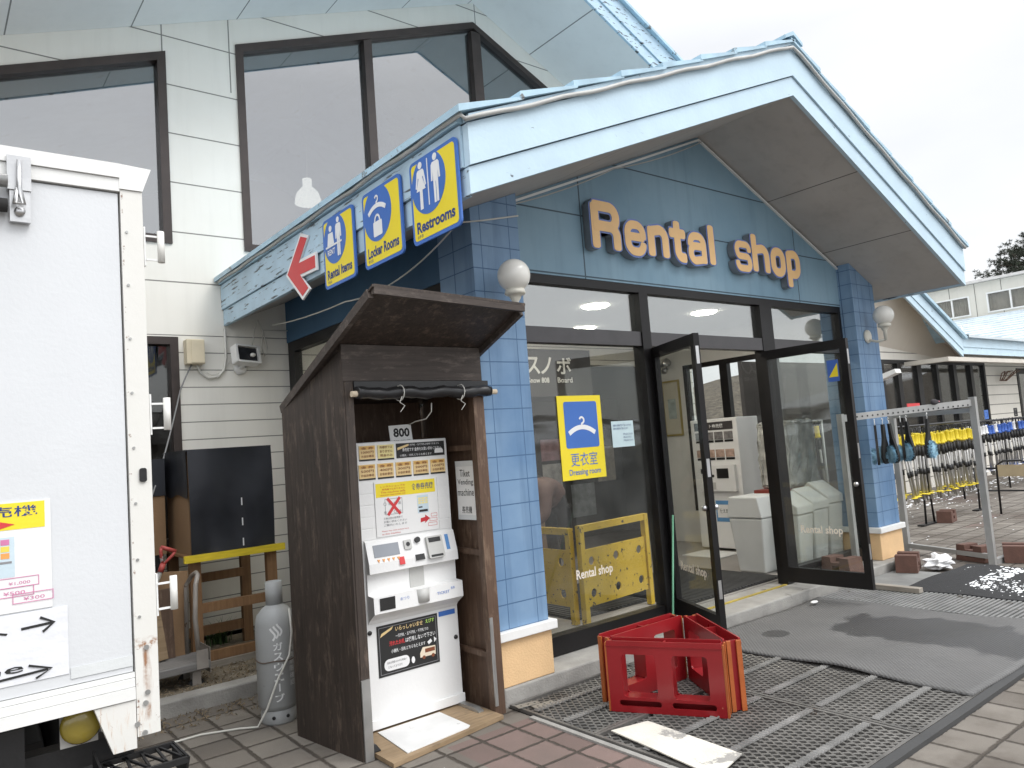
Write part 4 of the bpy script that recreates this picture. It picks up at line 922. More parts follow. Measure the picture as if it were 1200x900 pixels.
# notice on the machine
t = thing('printed_notice', 'notice with a red cross and yellow title taped to the ticket machine', 'notice', (2.37, ym, 1.15))
f3 = FY(ym-.007)
bm = BM(); poly(bm, f3, rect(2.15, 2.59, 1.125, 1.452), -.003, 0); obj('sheet', bm, PAPER, t)
bm = BM(); poly(bm, f3, rect(2.158, 2.575, 1.358, 1.440), .0003, .001); obj('title_band', bm, YEL, t)
bm = BM(); text(bm, f3, '食券券売機', 2.405, 2.562, 1.382, 1.422, .0012, .0018, bold=.008); obj('title', bm, NAVY, t)
bm = BM()
for k, s_ in enumerate(('レンタルショップの', '券売機ではありません', 'This machine sells', 'restaurant meal tickets only')): text(bm, f3, s_, 2.19+.01*(k % 2)-.015*(k == 3), 2.36, 1.414-.017*k, 1.426-.017*k, .0012, .0018)
obj('lettering', bm, REDINK, t)
bm = BM(); stroke(bm, f3, [(2.232, 1.348), (2.318, 1.248)], .018, .0012, .0020); stroke(bm, f3, [(2.232, 1.248), (2.318, 1.348)], .018, .0024, .0030); obj('red_cross', bm, RED, t)
bm = BM(); frame_rect(bm, f3, 2.215, 2.335, 1.25, 1.345, .0025, .0003, .001)
for k in range(8): text(bm, f3, random.choice(('食', '券', '○', '飯')), 2.205+.034*(k % 4), 2.225+.034*(k % 4), 1.255+.05*(k//4), 1.275+.05*(k//4), .0003, .0009)
for k, s_ in enumerate(('食券は別の券売機で', 'お買い求めください', 'ご案内いたします')): text(bm, f3, s_, 2.20, 2.36-.03*(k == 0), 1.222-.02*k, 1.236-.02*k, .0003, .001, bold=.01)
obj('drawing', bm, GREYINK, t)
bm = BM()
for k, s_ in enumerate(('Please buy meal tickets here', 'at this machine')): text(bm, f3, s_, 2.185, 2.37-.06*k, 1.150-.016*k, 1.160-.016*k, .0003, .001)
obj('red_lettering', bm, REDINK, t); bm = BM(); poly(bm, f3, [(2.455, 1.178), (2.49, 1.184), (2.485, 1.170), (2.525, 1.198), (2.492, 1.222), (2.49, 1.208), (2.458, 1.204)], .0003, .001)
obj('red_arrow', bm, REDINK, t)
for k in range(3):
    bm = BM(); frame_rect(bm, f3, 2.51+.012*k, 2.575+.002*k, 1.150+.028*k, 1.170+.028*k, .002, .0003, .0009); obj('drawn_ticket', bm, REDINK, t)
bm = BM(); poly(bm, f3, rect(2.44, 2.52, 1.235, 1.345), .0003, .0008); mm = obj('machine_drawing', bm, M('pale_blue_ink', (.55, .66, .72), .6), t)
bm = BM()
for k in range(9): poly(bm, f3, rect(2.447+.024*(k % 3), 2.467+.024*(k % 3), 1.32-.014*(k//3), 1.331-.014*(k//3)), .001, .0014)
tag(obj('drawn_button', bm, BY, mm), kind='stuff')
bm = BM(); poly(bm, f3, rect(2.447, 2.475, 1.268, 1.276), .001, .0014); poly(bm, f3, rect(2.45, 2.512, 1.242, 1.256), .001, .0014); obj('drawn_slot', bm, INK, mm)
# black poster
t = thing('black_poster', 'black poster with white Japanese lettering on the lower machine door', 'poster', (2.32, ym, .32))
f3 = FY(ym-.001)
bm = BM(); poly(bm, f3, rect(2.112, 2.532, .318, .612), 0, .002); obj('sheet', bm, INK, t)
bm = BM(); frame_rect(bm, f3, 2.124, 2.520, .330, .600, .003, .0023, .0029); obj('border', bm, GREYINK, t)
bm = BM(); text(bm, f3, 'いらっしゃいませ', 2.235, 2.425, .562, .590, .0023, .003, bold=.02); poly(bm, f3, [(2.132, .545), (2.21, .578), (2.222, .596), (2.142, .566)], .0023, .003); obj('gold_lettering', bm, BO, t)
bm = BM(); text(bm, f3, '一万円札・五千円札・千円札での', 2.235, 2.462, .525, .545, .0023, .003, bold=.008); text(bm, f3, 'は使用しないで下さい', 2.30, 2.51, .484, .512, .0023, .003, bold=.012); text(bm, f3, '小銭札・旧札どちらも使えます', 2.20, 2.435, .442, .464, .0023, .003, bold=.008)
poly(bm, f3, rrect(2.150, 2.320, .345, .412, .03), .0023, .003)
poly(bm, f3, circ(2.345, .372, .012, 14, .02), .0023, .003); poly(bm, f3, [(2.45, .455), (2.475, .47), (2.485, .452), (2.46, .438)], .0023, .003); poly(bm, f3, circ(2.505, .46, .012, 3, .02), .0023, .003)
obj('white_lettering', bm, SWHITE, t)
bm = BM(); text(bm, f3, '汚れたお札', 2.19, 2.295, .484, .512, .0023, .003, bold=.02); obj('red_lettering', bm, RED, t)
bm = BM(); text(bm, f3, '当店は現金のみのお取扱い', 2.168, 2.30, .385, .398, .0033, .004); text(bm, f3, 'となっております', 2.175, 2.27, .360, .373, .0033, .004); obj('small_lettering', bm, INK, t)
bm = BM(); poly(bm, f3, [(2.395, .372), (2.505, .372), (2.505, .425), (2.415, .430), (2.395, .398)], .0023, .003); v_ = obj('van_drawing', bm, M('sticker_cream', (.80, .70, .55), .6), t)
bm = BM(); poly(bm, f3, rect(2.43, 2.50, .395, .418), .0033, .0038); poly(bm, f3, circ(2.42, .370, .011, 14), .0033, .0038); poly(bm, f3, circ(2.485, .370, .011, 14), .0033, .0038); obj('van_detail', bm, M('ink_brown', (.22, .07, .03), .6), v_)
bm = BM(); text(bm, f3, 'えびす', 2.445, 2.508, .567, .592, .0023, .003, bold=.02); obj('green_lettering', bm, M('ink_lime', (.45, .70, .15), .6), t)
bm = BM()
for x, z in ((2.068, .585), (2.66, .44)): lathe(bm, [(0, 0), (.014, 0), (.013, .006), (0, .007)], (x, ym-.0005, z), 14, axis=(0, -1, 0))
tag(obj('lock', bm, MD, tm), kind='stuff')
bm = BM(); poly(bm, fm, rect(2.545, 2.665, .585, .615), 0, .002); obj('maker_label', bm, SBLUE, tm)
# price card
t = thing('price_card', 'white card with the number 800 standing on top of the ticket machine', 'card', (2.34, 4.06, 1.69))
f3 = Fr((0, 4.06, 0), (1, 0, 0), (0, .05, 1))
bm = BM(); poly(bm, f3, [(2.322, 1.672), (2.482, 1.676), (2.475, 1.796), (2.315, 1.790)], 0, .003); obj('card', bm, PAPER, t)
bm = BM(); text(bm, f3, '800', 2.345, 2.462, 1.716, 1.774, .0034, .004, bold=.035); text(bm, f3, '(500+300 円)', 2.34, 2.465, 1.684, 1.700, .0034, .004); obj('number', bm, INK, t)
# handwritten note on the right panel
t = thing('handwritten_note', 'handwritten white note reading Tiket Vending machine inside the cabinet', 'notice', (2.75, 3.92, 1.18))
f3 = FX(2.7715)
f3 = Fr((2.733, 0, 0), (0, -1, 0), (0, 0, 1))
bm = BM(); poly(bm, f3, [(-4.055, 1.17), (-3.86, 1.175), (-3.86, 1.525), (-4.055, 1.53)], 0, .001); obj('sheet', bm, PAPER, t)
bm = BM()
for s_, a_, b_, z in (('Tiket', -4.01, -3.90, 1.435), ('Vending', -4.04, -3.87, 1.375), ('machine', -4.045, -3.868, 1.315), ('券売機', -4.01, -3.90, 1.205)): text(bm, f3, s_, a_, b_, z, z+.045, .0014, .002, bold=.004, skew=.05)
obj('handwriting', bm, INK, t)
bm = BM(); poly(bm, f3, rect(-4.055, -3.86, 1.50, 1.535), .0014, .002); poly(bm, f3, rect(-4.055, -3.86, 1.165, 1.195), .0014, .002); obj('tape', bm, TAPE, t)
# floor of the cabinet, white board, foot angles, scrap
tag(obj('plywood_sheet', (lambda b: (prism(b, [(1.92, 3.60), (2.72, 3.71), (2.715, 4.45), (1.92, 4.45)], 'z', .004, .028), b)[1])(BM()), PALLET), 'worn plywood sheet under the ticket machine', 'board')
bm = BM(); prism(bm, [(2.035, 3.655), (2.46, 3.70), (2.485, 3.72), (2.49, 4.05), (2.07, 4.05)], 'z', .0285, .033); t = tag(obj('white_board', bm, M('scuffed_white_board', (.70, .70, .69), .45, var=.08, vs=6, chip=((.42, .41, .39), 11, .66))), 'scuffed white board lying in front of the ticket machine', 'board')
for x, y, lab in ((1.935, 3.93, 'grey rubber foot wedge beside the left cabinet post'), (2.66, 3.98, 'grey metal foot bracket beside the right cabinet post')):
    bm = BM(); prism(bm, [(y-.13, .029), (y+.10, .029), (y+.10, .045), (y-.08, .05), (y-.13, .035)], 'x', x-.02, x+.02); tag(obj('foot_wedge', bm, GALV if x > 2.3 else BLACK), lab, 'wedge')
bm = BM(); prism(bm, [(1.98, 3.30), (2.07, 3.33), (2.10, 3.40), (2.02, 3.39)], 'z', .003, .006); tag(obj('paper_scrap', bm, PAPER), 'small white paper scrap on the pavers by the cabinet', 'paper scrap')

# ------------------------------------------------------------------ gas cylinder
gc = thing('gas_cylinder', 'grey steel gas cylinder with white Japanese lettering beside the cabinet', 'gas cylinder', (1.80, 4.82, 0))
CYL = M('cylinder_grey_paint', (.37, .38, .38), .5, var=.07, vs=4, bump=.1, chip=((.15, .09, .06), 13, .685))
cx_, cy_ = 1.80, 4.84; rr = .125
bm = BM(); lathe(bm, [(0, .075), (.10, .075), (rr, .115), (rr, .60), (rr-.012, .655), (rr-.045, .695), (.055, .712), (.05, .72), (0, .72)], (cx_, cy_, 0), 40); obj('tank', bm, CYL, gc)
bm = BM(); lathe(bm, [(.108, .0), (.112, .01), (.112, .06), (.10, .09), (.09, .09), (.10, .0)], (cx_, cy_, 0), 40); ft_ = obj('foot_ring', bm, CYL, gc)
bm = BM()
for k in range(2):
    a_ = R(232+k*44); lathe(bm, [(0, 0), (.011, 0), (.011, .004), (0, .004)], (cx_+.1105*math.cos(a_), cy_+.1105*math.sin(a_), .045), 10, axis=(math.cos(a_), math.sin(a_), 0))
tag(obj('drain_hole', bm, INK, ft_), kind='stuff')
bm = BM(); lathe(bm, [(.052, .70), (.053, .86), (.049, .86), (.048, .70)], (cx_, cy_, 0), 28); obj('valve_cap', bm, CYL, gc)
bm = BM(); tube(bm, [(cx_+(rr+.003)*math.cos(2*math.pi*k/30), cy_+(rr+.003)*math.sin(2*math.pi*k/30), .385+.004*math.sin(k)) for k in range(30)], .004, 6, closed=True); obj('tie_wire', bm, M('rust_wire', (.12, .09, .07), .7), gc)
def wrap_text(s, a0, da, h0, h1, m, name, bold=.025):
    """lettering bent round the cylinder, centred on angle a0 (degrees)"""
    bm = BM(); flat = Fr((0, 0, 0), (1, 0, 0), (0, 0, 1)); ww = rr*R(da)
    text(bm, flat, s, -ww/2, ww/2, h0, h1, 0, 0.001, bold=bold)
    for v in bm.verts:
        th = R(a0)+v.co.x/rr; v.co = Vector((cx_+(rr+.0012)*math.cos(th), cy_+(rr+.0012)*math.sin(th), v.co.z))
    return bm
VA = math.degrees(math.atan2(-cy_, -cx_))
WC = M('stencil_white', (.84, .85, .85), .6)
big = BM(); me_ = bpy.data.meshes.new('tmp')
for k, ch in enumerate('ガスウェ|ブ'):
    z = .50-.062*k; b_ = wrap_text(ch, VA+4, 26 if ch != '|' else 4, z-.048, z, WC, '')
    b_.to_mesh(me_); b_.free(); big.from_mesh(me_)
for k, ch in enumerate('消費期限確認'):
    z = .47-.042*k; b_ = wrap_text(ch, VA+43, 15, z-.033, z, WC, '', 0); b_.to_mesh(me_); b_.free(); big.from_mesh(me_)
bpy.data.meshes.remove(me_); obj('lettering', big, WC, gc)
bm = BM()
for j in range(3):
    pts = []
    for k in range(9):
        t_ = k/8; pts.append((-.028+.02*j+.014*math.sin(t_*4.5), .515+.075*t_+.012*j))
    wd = .012
    flat = Fr((0, 0, 0), (1, 0, 0), (0, 0, 1)); stroke(bm, flat, pts, wd, 0, .0006)
for v in bm.verts:
    th = R(VA+4)+v.co.x/rr; rad = rr+.0012-v.co.y; v.co = Vector((cx_+rad*math.cos(th), cy_+rad*math.sin(th), v.co.z))
obj('flame_emblem', bm, WC, gc)
cable('white_hose', 'thin white cable trailing from the gas cylinder across the pavers', [(1.84, 4.70, .70), (1.845, 4.69, .55), (1.82, 4.68, .42), (1.74, 4.69, .28), (1.68, 4.72, .12), (1.64, 4.78, .012), (1.55, 4.86, .008), (1.35, 4.95, .008), (1.1, 4.95, .008), (.85, 4.85, .008), (.7, 4.7, .008), (.55, 4.75, .008), (.35, 4.6, .008)], .0065, CABLEW)

# ------------------------------------------------------------------ timber stand with cartons under a black sheet
st = thing('timber_stand', 'raw timber stand with a yellow front rail against the cream wall', 'stand', (2.0, 6.4, .085))
g0 = .085; lx0, lx1, fy0, by0 = 1.70, 2.30, 6.22, 6.85
bm_ = None
for x, y in ((lx0, fy0), (lx1, fy0), (lx0, by0), (lx1, by0)):
    obj('leg', B(x-.04, x+.04, y-.03, y+.03, g0, .93), PINE, st)
for z in (.13, .50, .66): obj('rail', B(lx0+.041, lx1-.041, fy0-.02+(.0 if z < .6 else .55), fy0+.03+(.0 if z < .6 else .55), z, z+.07), PINE, st)
obj('rail', B(lx0+.041, lx1-.041, by0-.02, by0+.02, .2, .28), PINE, st)
obj('shelf', B(lx0-.06, lx1+.06, fy0-.04, by0+.04, .931, .95), PINE, st)
obj('base_plank', B(lx0-.06, lx1+.04, fy0-.06, fy0-.031, g0, .13), wood('weathered_plank', (.24, .21, .17), (.34, .31, .27), 'x'), st)
obj('yellow_rail', B(lx0-.09, lx1+.10, fy0-.075, fy0-.042, .90, .955), M('yellow_painted_wood', (.72, .55, .03), .55, var=.12, vs=8, stretch=(1, 8, 8)), st)
CARD = M('cardboard', (.26, .16, .085), .85, var=.12, vs=3, bump=.2)
ct = thing('cardboard_carton', 'tall brown cardboard carton with printed side under the black sheet', 'carton', (2.0, 6.5, .95))
obj('carton_body', B(lx0-.03, lx1+.02, fy0-.02, by0-.02, .951, 1.755), CARD, ct)
def cloth_panel(fr, u0, u1, v0, v1, amp, nu=24, nv=20, seed=0, hem=0):
    bm = BM(); rnd = random.Random(seed); ph = [rnd.uniform(0, 6) for _ in range(6)]; g = []
    for j in range(nv+1):
        r_ = []
        for i in range(nu+1):
            a_, b_ = i/nu, j/nv; d_ = amp*(.5+.5*math.sin(a_*17+b_*3+ph[0]))*(1-b_*.7)*.5+amp*.4*math.sin(a_*7-b_*4+ph[1])+amp*.3*math.sin(b_*9+a_*2+ph[2])*a_*(1-a_)*4
            vv = v0+(v1-v0)*b_-(hem*(.5+.5*math.sin(a_*9+ph[3])) if j == 0 else 0)
            r_.append(bm.verts.new(fr.p(u0+(u1-u0)*a_, vv, d_+amp)))
        g.append(r_)
    for j in range(nv):
        for i in range(nu): bm.faces.new((g[j][i], g[j][i+1], g[j+1][i+1], g[j+1][i])).smooth = True
    return bm
SHEET = M('black_plastic_sheet', (.018, .020, .026), .44, var=.2, bump=.15, bs=10)
sh = thing('black_sheet', 'black plastic sheet draped over the carton front on the timber stand', 'sheet', (2.0, 6.3, .96))
obj('front_drape', cloth_panel(FY(fy0-.028), lx0-.035, lx1+.025, .957, 1.765, .024, seed=3), SHEET, sh)
obj('side_drape', cloth_panel(FX(lx0-.033), -(by0-.02), -(fy0-.045), 1.42, 1.765, .010, 12, 10, seed=5, hem=.03), SHEET, sh)
obj('top_drape', B(lx0-.05, lx1+.03, fy0-.045, by0, 1.757, 1.768), SHEET, sh)
bm = BM()
for z in (1.33, 1.17, 1.01): box(bm, 2.055, 2.063, fy0-.082, fy0-.076, z-.03, z+.03)
tag(obj('staple', bm, PAPER, sh), kind='stuff')
ct2 = thing('cardboard_carton', 'carton half covered with black sheet standing behind the tall carton', 'carton', (1.45, 6.75, 0.085))
obj('carton_body', B(1.34, 1.60, 6.62, 7.10, .95, 1.42), CARD, ct2); obj('carton_cover', B(1.33, 1.605, 6.61, 7.11, 1.421, 1.72), SHEET, ct2); obj('carton_base', B(1.36, 1.58, 6.64, 7.08, .085, .949), BLACK, ct2)
# hand trolley with boards, shovel
TROL = M('weathered_trolley_steel', (.34, .31, .28), .6, metal=.3, var=.2, chip=((.16, .10, .06), 14, .66))
tr = thing('hand_trolley', 'weathered grey platform trolley with a tube handle', 'trolley', (1.45, 5.95, 0))
obj('deck', B(1.10, 1.66, 5.75, 6.12, .19, .245, bev=.008), wood('weathered_deck', (.16, .155, .15), (.25, .24, .23), 'x'), tr)
bm = BM(); tube(bm, [(1.59, 5.78, .24), (1.57, 5.78, .55), (1.585, 5.79, .78), (1.61, 5.82, .845), (1.635, 5.95, .85), (1.635, 6.06, .82), (1.60, 6.09, .75), (1.59, 6.10, .24)], .017, 10); obj('handle', bm, TROL, tr)
bm = BM(); box(bm, 1.56, 1.64, 5.742, 5.748, .20, .33); box(bm, 1.661, 1.667, 5.78, 6.1, .15, .33); obj('corner_plate', bm, TROL, tr)
for x, y in ((1.57, 5.82), (1.57, 6.05), (1.18, 5.82), (1.18, 6.05)):
    bm = BM(); lathe(bm, [(0, -.018), (.06, -.018), (.065, 0), (.06, .018), (0, .018)], (x, y, .066), 20, axis=(0, 1, 0)); wl_ = obj('caster', bm, RUBBER, tr)
    bm = BM(); box(bm, x-.03, x+.03, y-.03, y-.022, .05, .188); box(bm, x-.03, x+.03, y+.022, y+.03, .05, .188); obj('fork', bm, TROL, wl_)
bsp = ((1.30, 6.02, .60, -6, 'tan board leaning in front of the others on the trolley', PALLET), (1.44, 6.10, .62, 5, 'brown flattened carton leaning on the trolley handle', CARD), (1.36, 6.07, .50, 0, 'thin grey plank leaning between the boards on the trolley', PLYIN))
for x, y, h_, tl, lab, m_ in bsp:
    bm = BM(); box(bm, -.14, .14, -.01, .01, 0, h_)
    bmesh.ops.transform(bm, matrix=Matrix.Translation((x, y, .247)) @ Matrix.Rotation(R(tl), 4, 'Y') @ Matrix.Rotation(R(-6), 4, 'X'), verts=bm.verts); tag(obj('leaning_board', bm, m_), lab, 'board')
sv = thing('shovel', 'shovel with a red handle grip leaning on the trolley boards', 'shovel', (1.2, 5.95, .25))
A_, Bv = Vector((1.12, 5.86, .27)), Vector((1.46, 5.99, 1.045))
dv = (Bv-A_).normalized()
bm = BM(); tube(bm, [A_, A_.lerp(Bv, .8)], .017, 10); obj('shaft', bm, GALV, sv)
bm = BM(); c_ = A_.lerp(Bv, .8); s_ = dv.cross(Vector((0, 1, 0))).normalized(); tube(bm, [c_, c_+dv*.06], .02, 10); tube(bm, [c_+dv*.05, c_+dv*.14+s_*.045, c_+dv*.17+s_*.05], .012, 8); tube(bm, [c_+dv*.05, c_+dv*.14-s_*.045, c_+dv*.17-s_*.05], .012, 8); tube(bm, [c_+dv*.17+s_*.055, c_+dv*.17-s_*.055], .015, 8); obj('grip', bm, M('red_grip', (.38, .06, .05), .5, chip=((.5, .48, .46), 12, .64)), sv)
bm = BM(); box(bm, -.11, .11, -.006, .006, -.30, 0); bmesh.ops.transform(bm, matrix=Matrix.Translation(A_) @ dv.to_track_quat('Z', 'Y').to_matrix().to_4x4(), verts=bm.verts); bmesh.ops.translate(bm, verts=bm.verts, vec=dv*.28+Vector((0, -.02, 0))); obj('blade', bm, GALV, sv)
# grass tuft, dry litter on the bed
def tuft(c, n, h, lab, seed, m):
    r_ = random.Random(seed); bm = BM()
    for k in range(n):
        a_ = r_.uniform(0, 6.28); ln_ = h*r_.uniform(.5, 1); sp_ = r_.uniform(.2, .9); b0 = Vector(c)+Vector((r_.gauss(0, .04), r_.gauss(0, .03), 0)); w_ = .006
        dx = Vector((math.cos(a_), math.sin(a_), 0)); px = Vector((-dx.y, dx.x, 0))*w_; prev = None
        for i in range(5):
            t_ = i/4; p = b0+dx*ln_*sp_*t_*t_+Vector((0, 0, ln_*(t_-.35*t_*t_*sp_))); ww = 1-t_*.9
            cur = (bm.verts.new(p-px*ww), bm.verts.new(p+px*ww))
            if prev: bm.faces.new((prev[0], prev[1], cur[1], cur[0]))
            prev = cur
    return tag(obj('grass_tuft', bm, m), lab, 'grass')
tuft((2.08, 6.95, .085), 90, .26, 'green tuft of grass growing by the wall under the timber stand', 4, M('grass_green', (.055, .105, .03), .6, var=.3))
r_ = random.Random(11); bm = BM()
for k in range(2600):
    x, y = r_.uniform(1.0, 2.83), r_.choice((r_.uniform(5.63, 6.3), r_.uniform(5.15, 5.46)))
    z = .087 if y > 5.62 else .004; a_ = r_.uniform(0, 6.28); l_ = r_.uniform(.01, .035); w_ = .004
    if y < 5.5 and r_.random() < .55: continue
    q_ = Vector((math.cos(a_), math.sin(a_), 0)); n_ = Vector((-q_.y, q_.x, 0)); c_ = Vector((x, y, z))
    f_ = [c_-n_*w_, c_+n_*w_, c_+q_*l_+n_*w_*.3+Vector((0, 0, r_.uniform(.002, .02))), c_+q_*l_-n_*w_*.3+Vector((0, 0, r_.uniform(.002, .015)))]
    bm.faces.new([bm.verts.new(p) for p in f_])
tag(obj('dry_litter', bm, M('dry_litter', (.20, .155, .10), .9, var=.5, vs=20)), 'dry grass and leaf litter along the kerb by the wall', 'litter', kind='stuff')
# ------------------------------------------------------------------ red crate stand on the grates
CRED = M('red_crate_plastic', (.27, .012, .016), .32, var=.10, vs=4, bump=.05, coat=.15, chip=((.50, .16, .10), 26, .73))
CEDGE = M('worn_orange_plastic', (.38, .10, .025), .45, var=.2, vs=8)
ck = thing('crate_stand', 'red plastic crate frame of three joined open panels standing on the metal grates', 'crate', (3.55, 3.03, .02))
A_, B_ = Vector((3.18, 3.27, 0)), Vector((3.50, 2.69, 0)); nn = Vector((.875, .485, 0)).normalized(); TH = .10
A1, B1 = A_+nn*TH, B_+nn*TH; C1 = (A1+B1)/2+nn*((B1-A1).length*.866)
def crate_panel(p, q):
    """box panel outside the inner triangle side p-q, seen from outside p on the left"""
    r_ = (q-p).normalized(); L_ = (q-p).length; fr = Fr(p, r_, (0, 0, 1)); Z0, Z1 = .022, .425; bm = BM()
    wins = [rrect(.085, .285, Z0+.085, Z1-.075, .02), rrect(L_-.285, L_-.085, Z0+.085, Z1-.075, .02)]
    wins += [rrect(.055, .30, Z0+.035, Z0+.068, .014), rrect(L_-.30, L_-.055, Z0+.035, Z0+.068, .014)]
    holes(bm, fr, rrect(0, L_, Z0, Z1, .006, 2), wins, TH-.010, TH)
    holes(bm, fr, rrect(0.012, L_-.012, Z0, Z1-.002, .006, 2), wins[:2], .0, .010)
    for a, b in ((.004, .012), (L_-.012, L_-.004), (L_/2-.005, L_/2+.005)): poly(bm, fr, rect(a, b, Z0+.004, Z1-.012), .0102, TH-.0102)
    for w_ in wins[:2]:
        u0, u1 = min(q_[0] for q_ in w_), max(q_[0] for q_ in w_); v0, v1 = min(q_[1] for q_ in w_), max(q_[1] for q_ in w_)
        for rr_ in (rect(u0-.007, u0-.001, v0, v1), rect(u1+.001, u1+.007, v0, v1), rect(u0-.007, u1+.007, v0-.007, v0-.001)): poly(bm, fr, rr_, .0102, TH-.0102)
    frame_rect(bm, fr, -.004, L_+.004, Z1-.032, Z1-.024, .0035, TH+.0003, TH+.004)
    p_ = obj('side_panel', bm, CRED, ck)
    for a, b in ((-.012, -.001), (L_+.001, L_+.012)):
        bm = BM(); poly(bm, fr, rrect(a, b, Z0, Z1-.01, .004, 2), TH-.030, TH-.001); poly(bm, fr, rrect(a, b, Z0, Z1-.01, .004, 2), .012, .036); obj('corner_edge', bm, CEDGE, p_)
crate_panel(A1, B1); crate_panel(B1, C1); crate_panel(C1, A1)
for z in (.10, .30):
    pass
# thin green rod leaning behind the crate
bm = BM(); tube(bm, [(3.92, 3.42, .05), (4.30, 3.62, 1.02)], .007, 8); tag(obj('green_rod', bm, M('green_rod', (.10, .28, .17), .5)), 'thin green rod leaning on the folded glass door behind the red crate', 'rod')

# ------------------------------------------------------------------ grates, mats, boards on the ground
GRATE = M('expanded_metal', (.17, .163, .152), .5, metal=.4, var=.3, vs=5, chip=((.12, .09, .07), 3, .66))
def grate(x0, x1, y0, y1, lab, bands):
    t = thing('metal_grate', lab, 'grate', ((x0+x1)/2, (y0+y1)/2, 0), 'expanded metal grates laid before the shop door')
    bm = BM(); px, py = .046, .078; nx = int((x1-x0-.06)/px*2); ny = int((y1-y0-.04)/py*2); w_ = .0042
    for i in range(nx+1):
        xb = x0+.03+i*px/2; pv = None
        for k in range(ny+1):
            y = y0+.02+k*py/2; s_ = 1 if (k+i) % 2 else -1; x = xb+s_*px/4*.86; z = .017+.003*s_
            cur = [bm.verts.new(p) for p in ((x-w_, y, z), (x+w_, y, z+.004), (x+w_, y, z-.006), (x-w_, y, z-.010))]
            if pv:
                for a in range(4): bm.faces.new((pv[a], pv[(a+1) % 4], cur[(a+1) % 4], cur[a]))
            pv = cur
    obj('mesh', bm, GRATE, t)
    bm = BM(); box(bm, x0, x1, y0, y0+.02, .003, .022); box(bm, x0, x1, y1-.02, y1, .003, .022); box(bm, x0, x0+.02, y0+.0201, y1-.0201, .003, .022); box(bm, x1-.02, x1, y0+.0201, y1-.0201, .003, .022)
    obj('rim', bm, GRATE, t)
    for y in bands:
        bm = BM()
        for k in range(int((x1-x0-.05)/.03)):
            xa = x0+.03+.03*k; prism(bm, [(xa, .024), (xa+.011, .034), (xa+.02, .034), (xa+.026, .024)], 'y', y-.020, y+.020)
        tag(obj('raised_band', bm, M('bright_grate_band', (.25, .245, .235), .5, metal=.4, var=.3), t), kind='stuff')
tag(obj('grate_pit', B(2.86, 7.3, 1.85, 3.842, -.02, .004), M('near_black_bed', (.016, .013, .011), .8, var=.4, vs=12)), kind='structure')  # near-black sheet that makes the grate holes look deep
grate(2.865, 3.93, 1.86, 3.10, 'metal grate nearest the cabinet, partly under the cracked white board', (2.10, 2.42, 2.75))
grate(2.865, 3.93, 3.105, 3.835, 'metal grate along the concrete step, left behind the red crate', (3.36, 3.62))
grate(3.94, 5.20, 1.86, 3.835, 'metal grate running under the edge of the grey rubber mat', (2.10, 2.42, 2.75, 3.08, 3.40))
obj_ = tag(obj('edge_strip', B(2.825, 2.858, 1.80, 3.60, -.01, .012), CONC), kind='structure')
tag(obj('edge_bar', B(2.86, 8.6, 1.80, 1.853, .0, .024), M('dark_rubber_edge', (.05, .05, .05), .7)), 'dark edging bar along the front of the grates and mats', 'edging')
def wavy_sheet(x0, x1, y0, y1, z, amp, th, seed=0, nx=40, ny=40):
    r_ = random.Random(seed); ph = [r_.uniform(0, 6) for _ in range(5)]; bm = BM(); g = []
    for j in range(ny+1):
        row = []
        for i in range(nx+1):
            a, b = i/nx, j/ny
            zz = amp*(.5+.25*math.sin(a*5+b*2+ph[0])+.25*math.sin(b*7-a*3+ph[1]))+amp*1.6*max(0, math.sin(b*3.0+a*.8+ph[2]))**12
            ex = .012*math.sin(b*9+ph[3])*(a-.5)*2; row.append(bm.verts.new((x0+(x1-x0)*a+ex, y0+(y1-y0)*b+.012*math.sin(a*8+ph[4])*(b-.5)*2, z+th+zz)))
        g.append(row)
    for j in range(ny):
        for i in range(nx): bm.faces.new((g[j][i], g[j][i+1], g[j+1][i+1], g[j+1][i]))
    low = {}
    def lo(v):
        if v not in low: low[v] = bm.verts.new((v.co.x, v.co.y, v.co.z-th))
        return low[v]
    ring = g[0]+[r[-1] for r in g[1:]]+list(reversed(g[-1][:-1]))+[r[0] for r in reversed(g[1:-1])]
    for i in range(len(ring)): a, b = ring[i-1], ring[i]; bm.faces.new((a, lo(a), lo(b), b))
    return bm
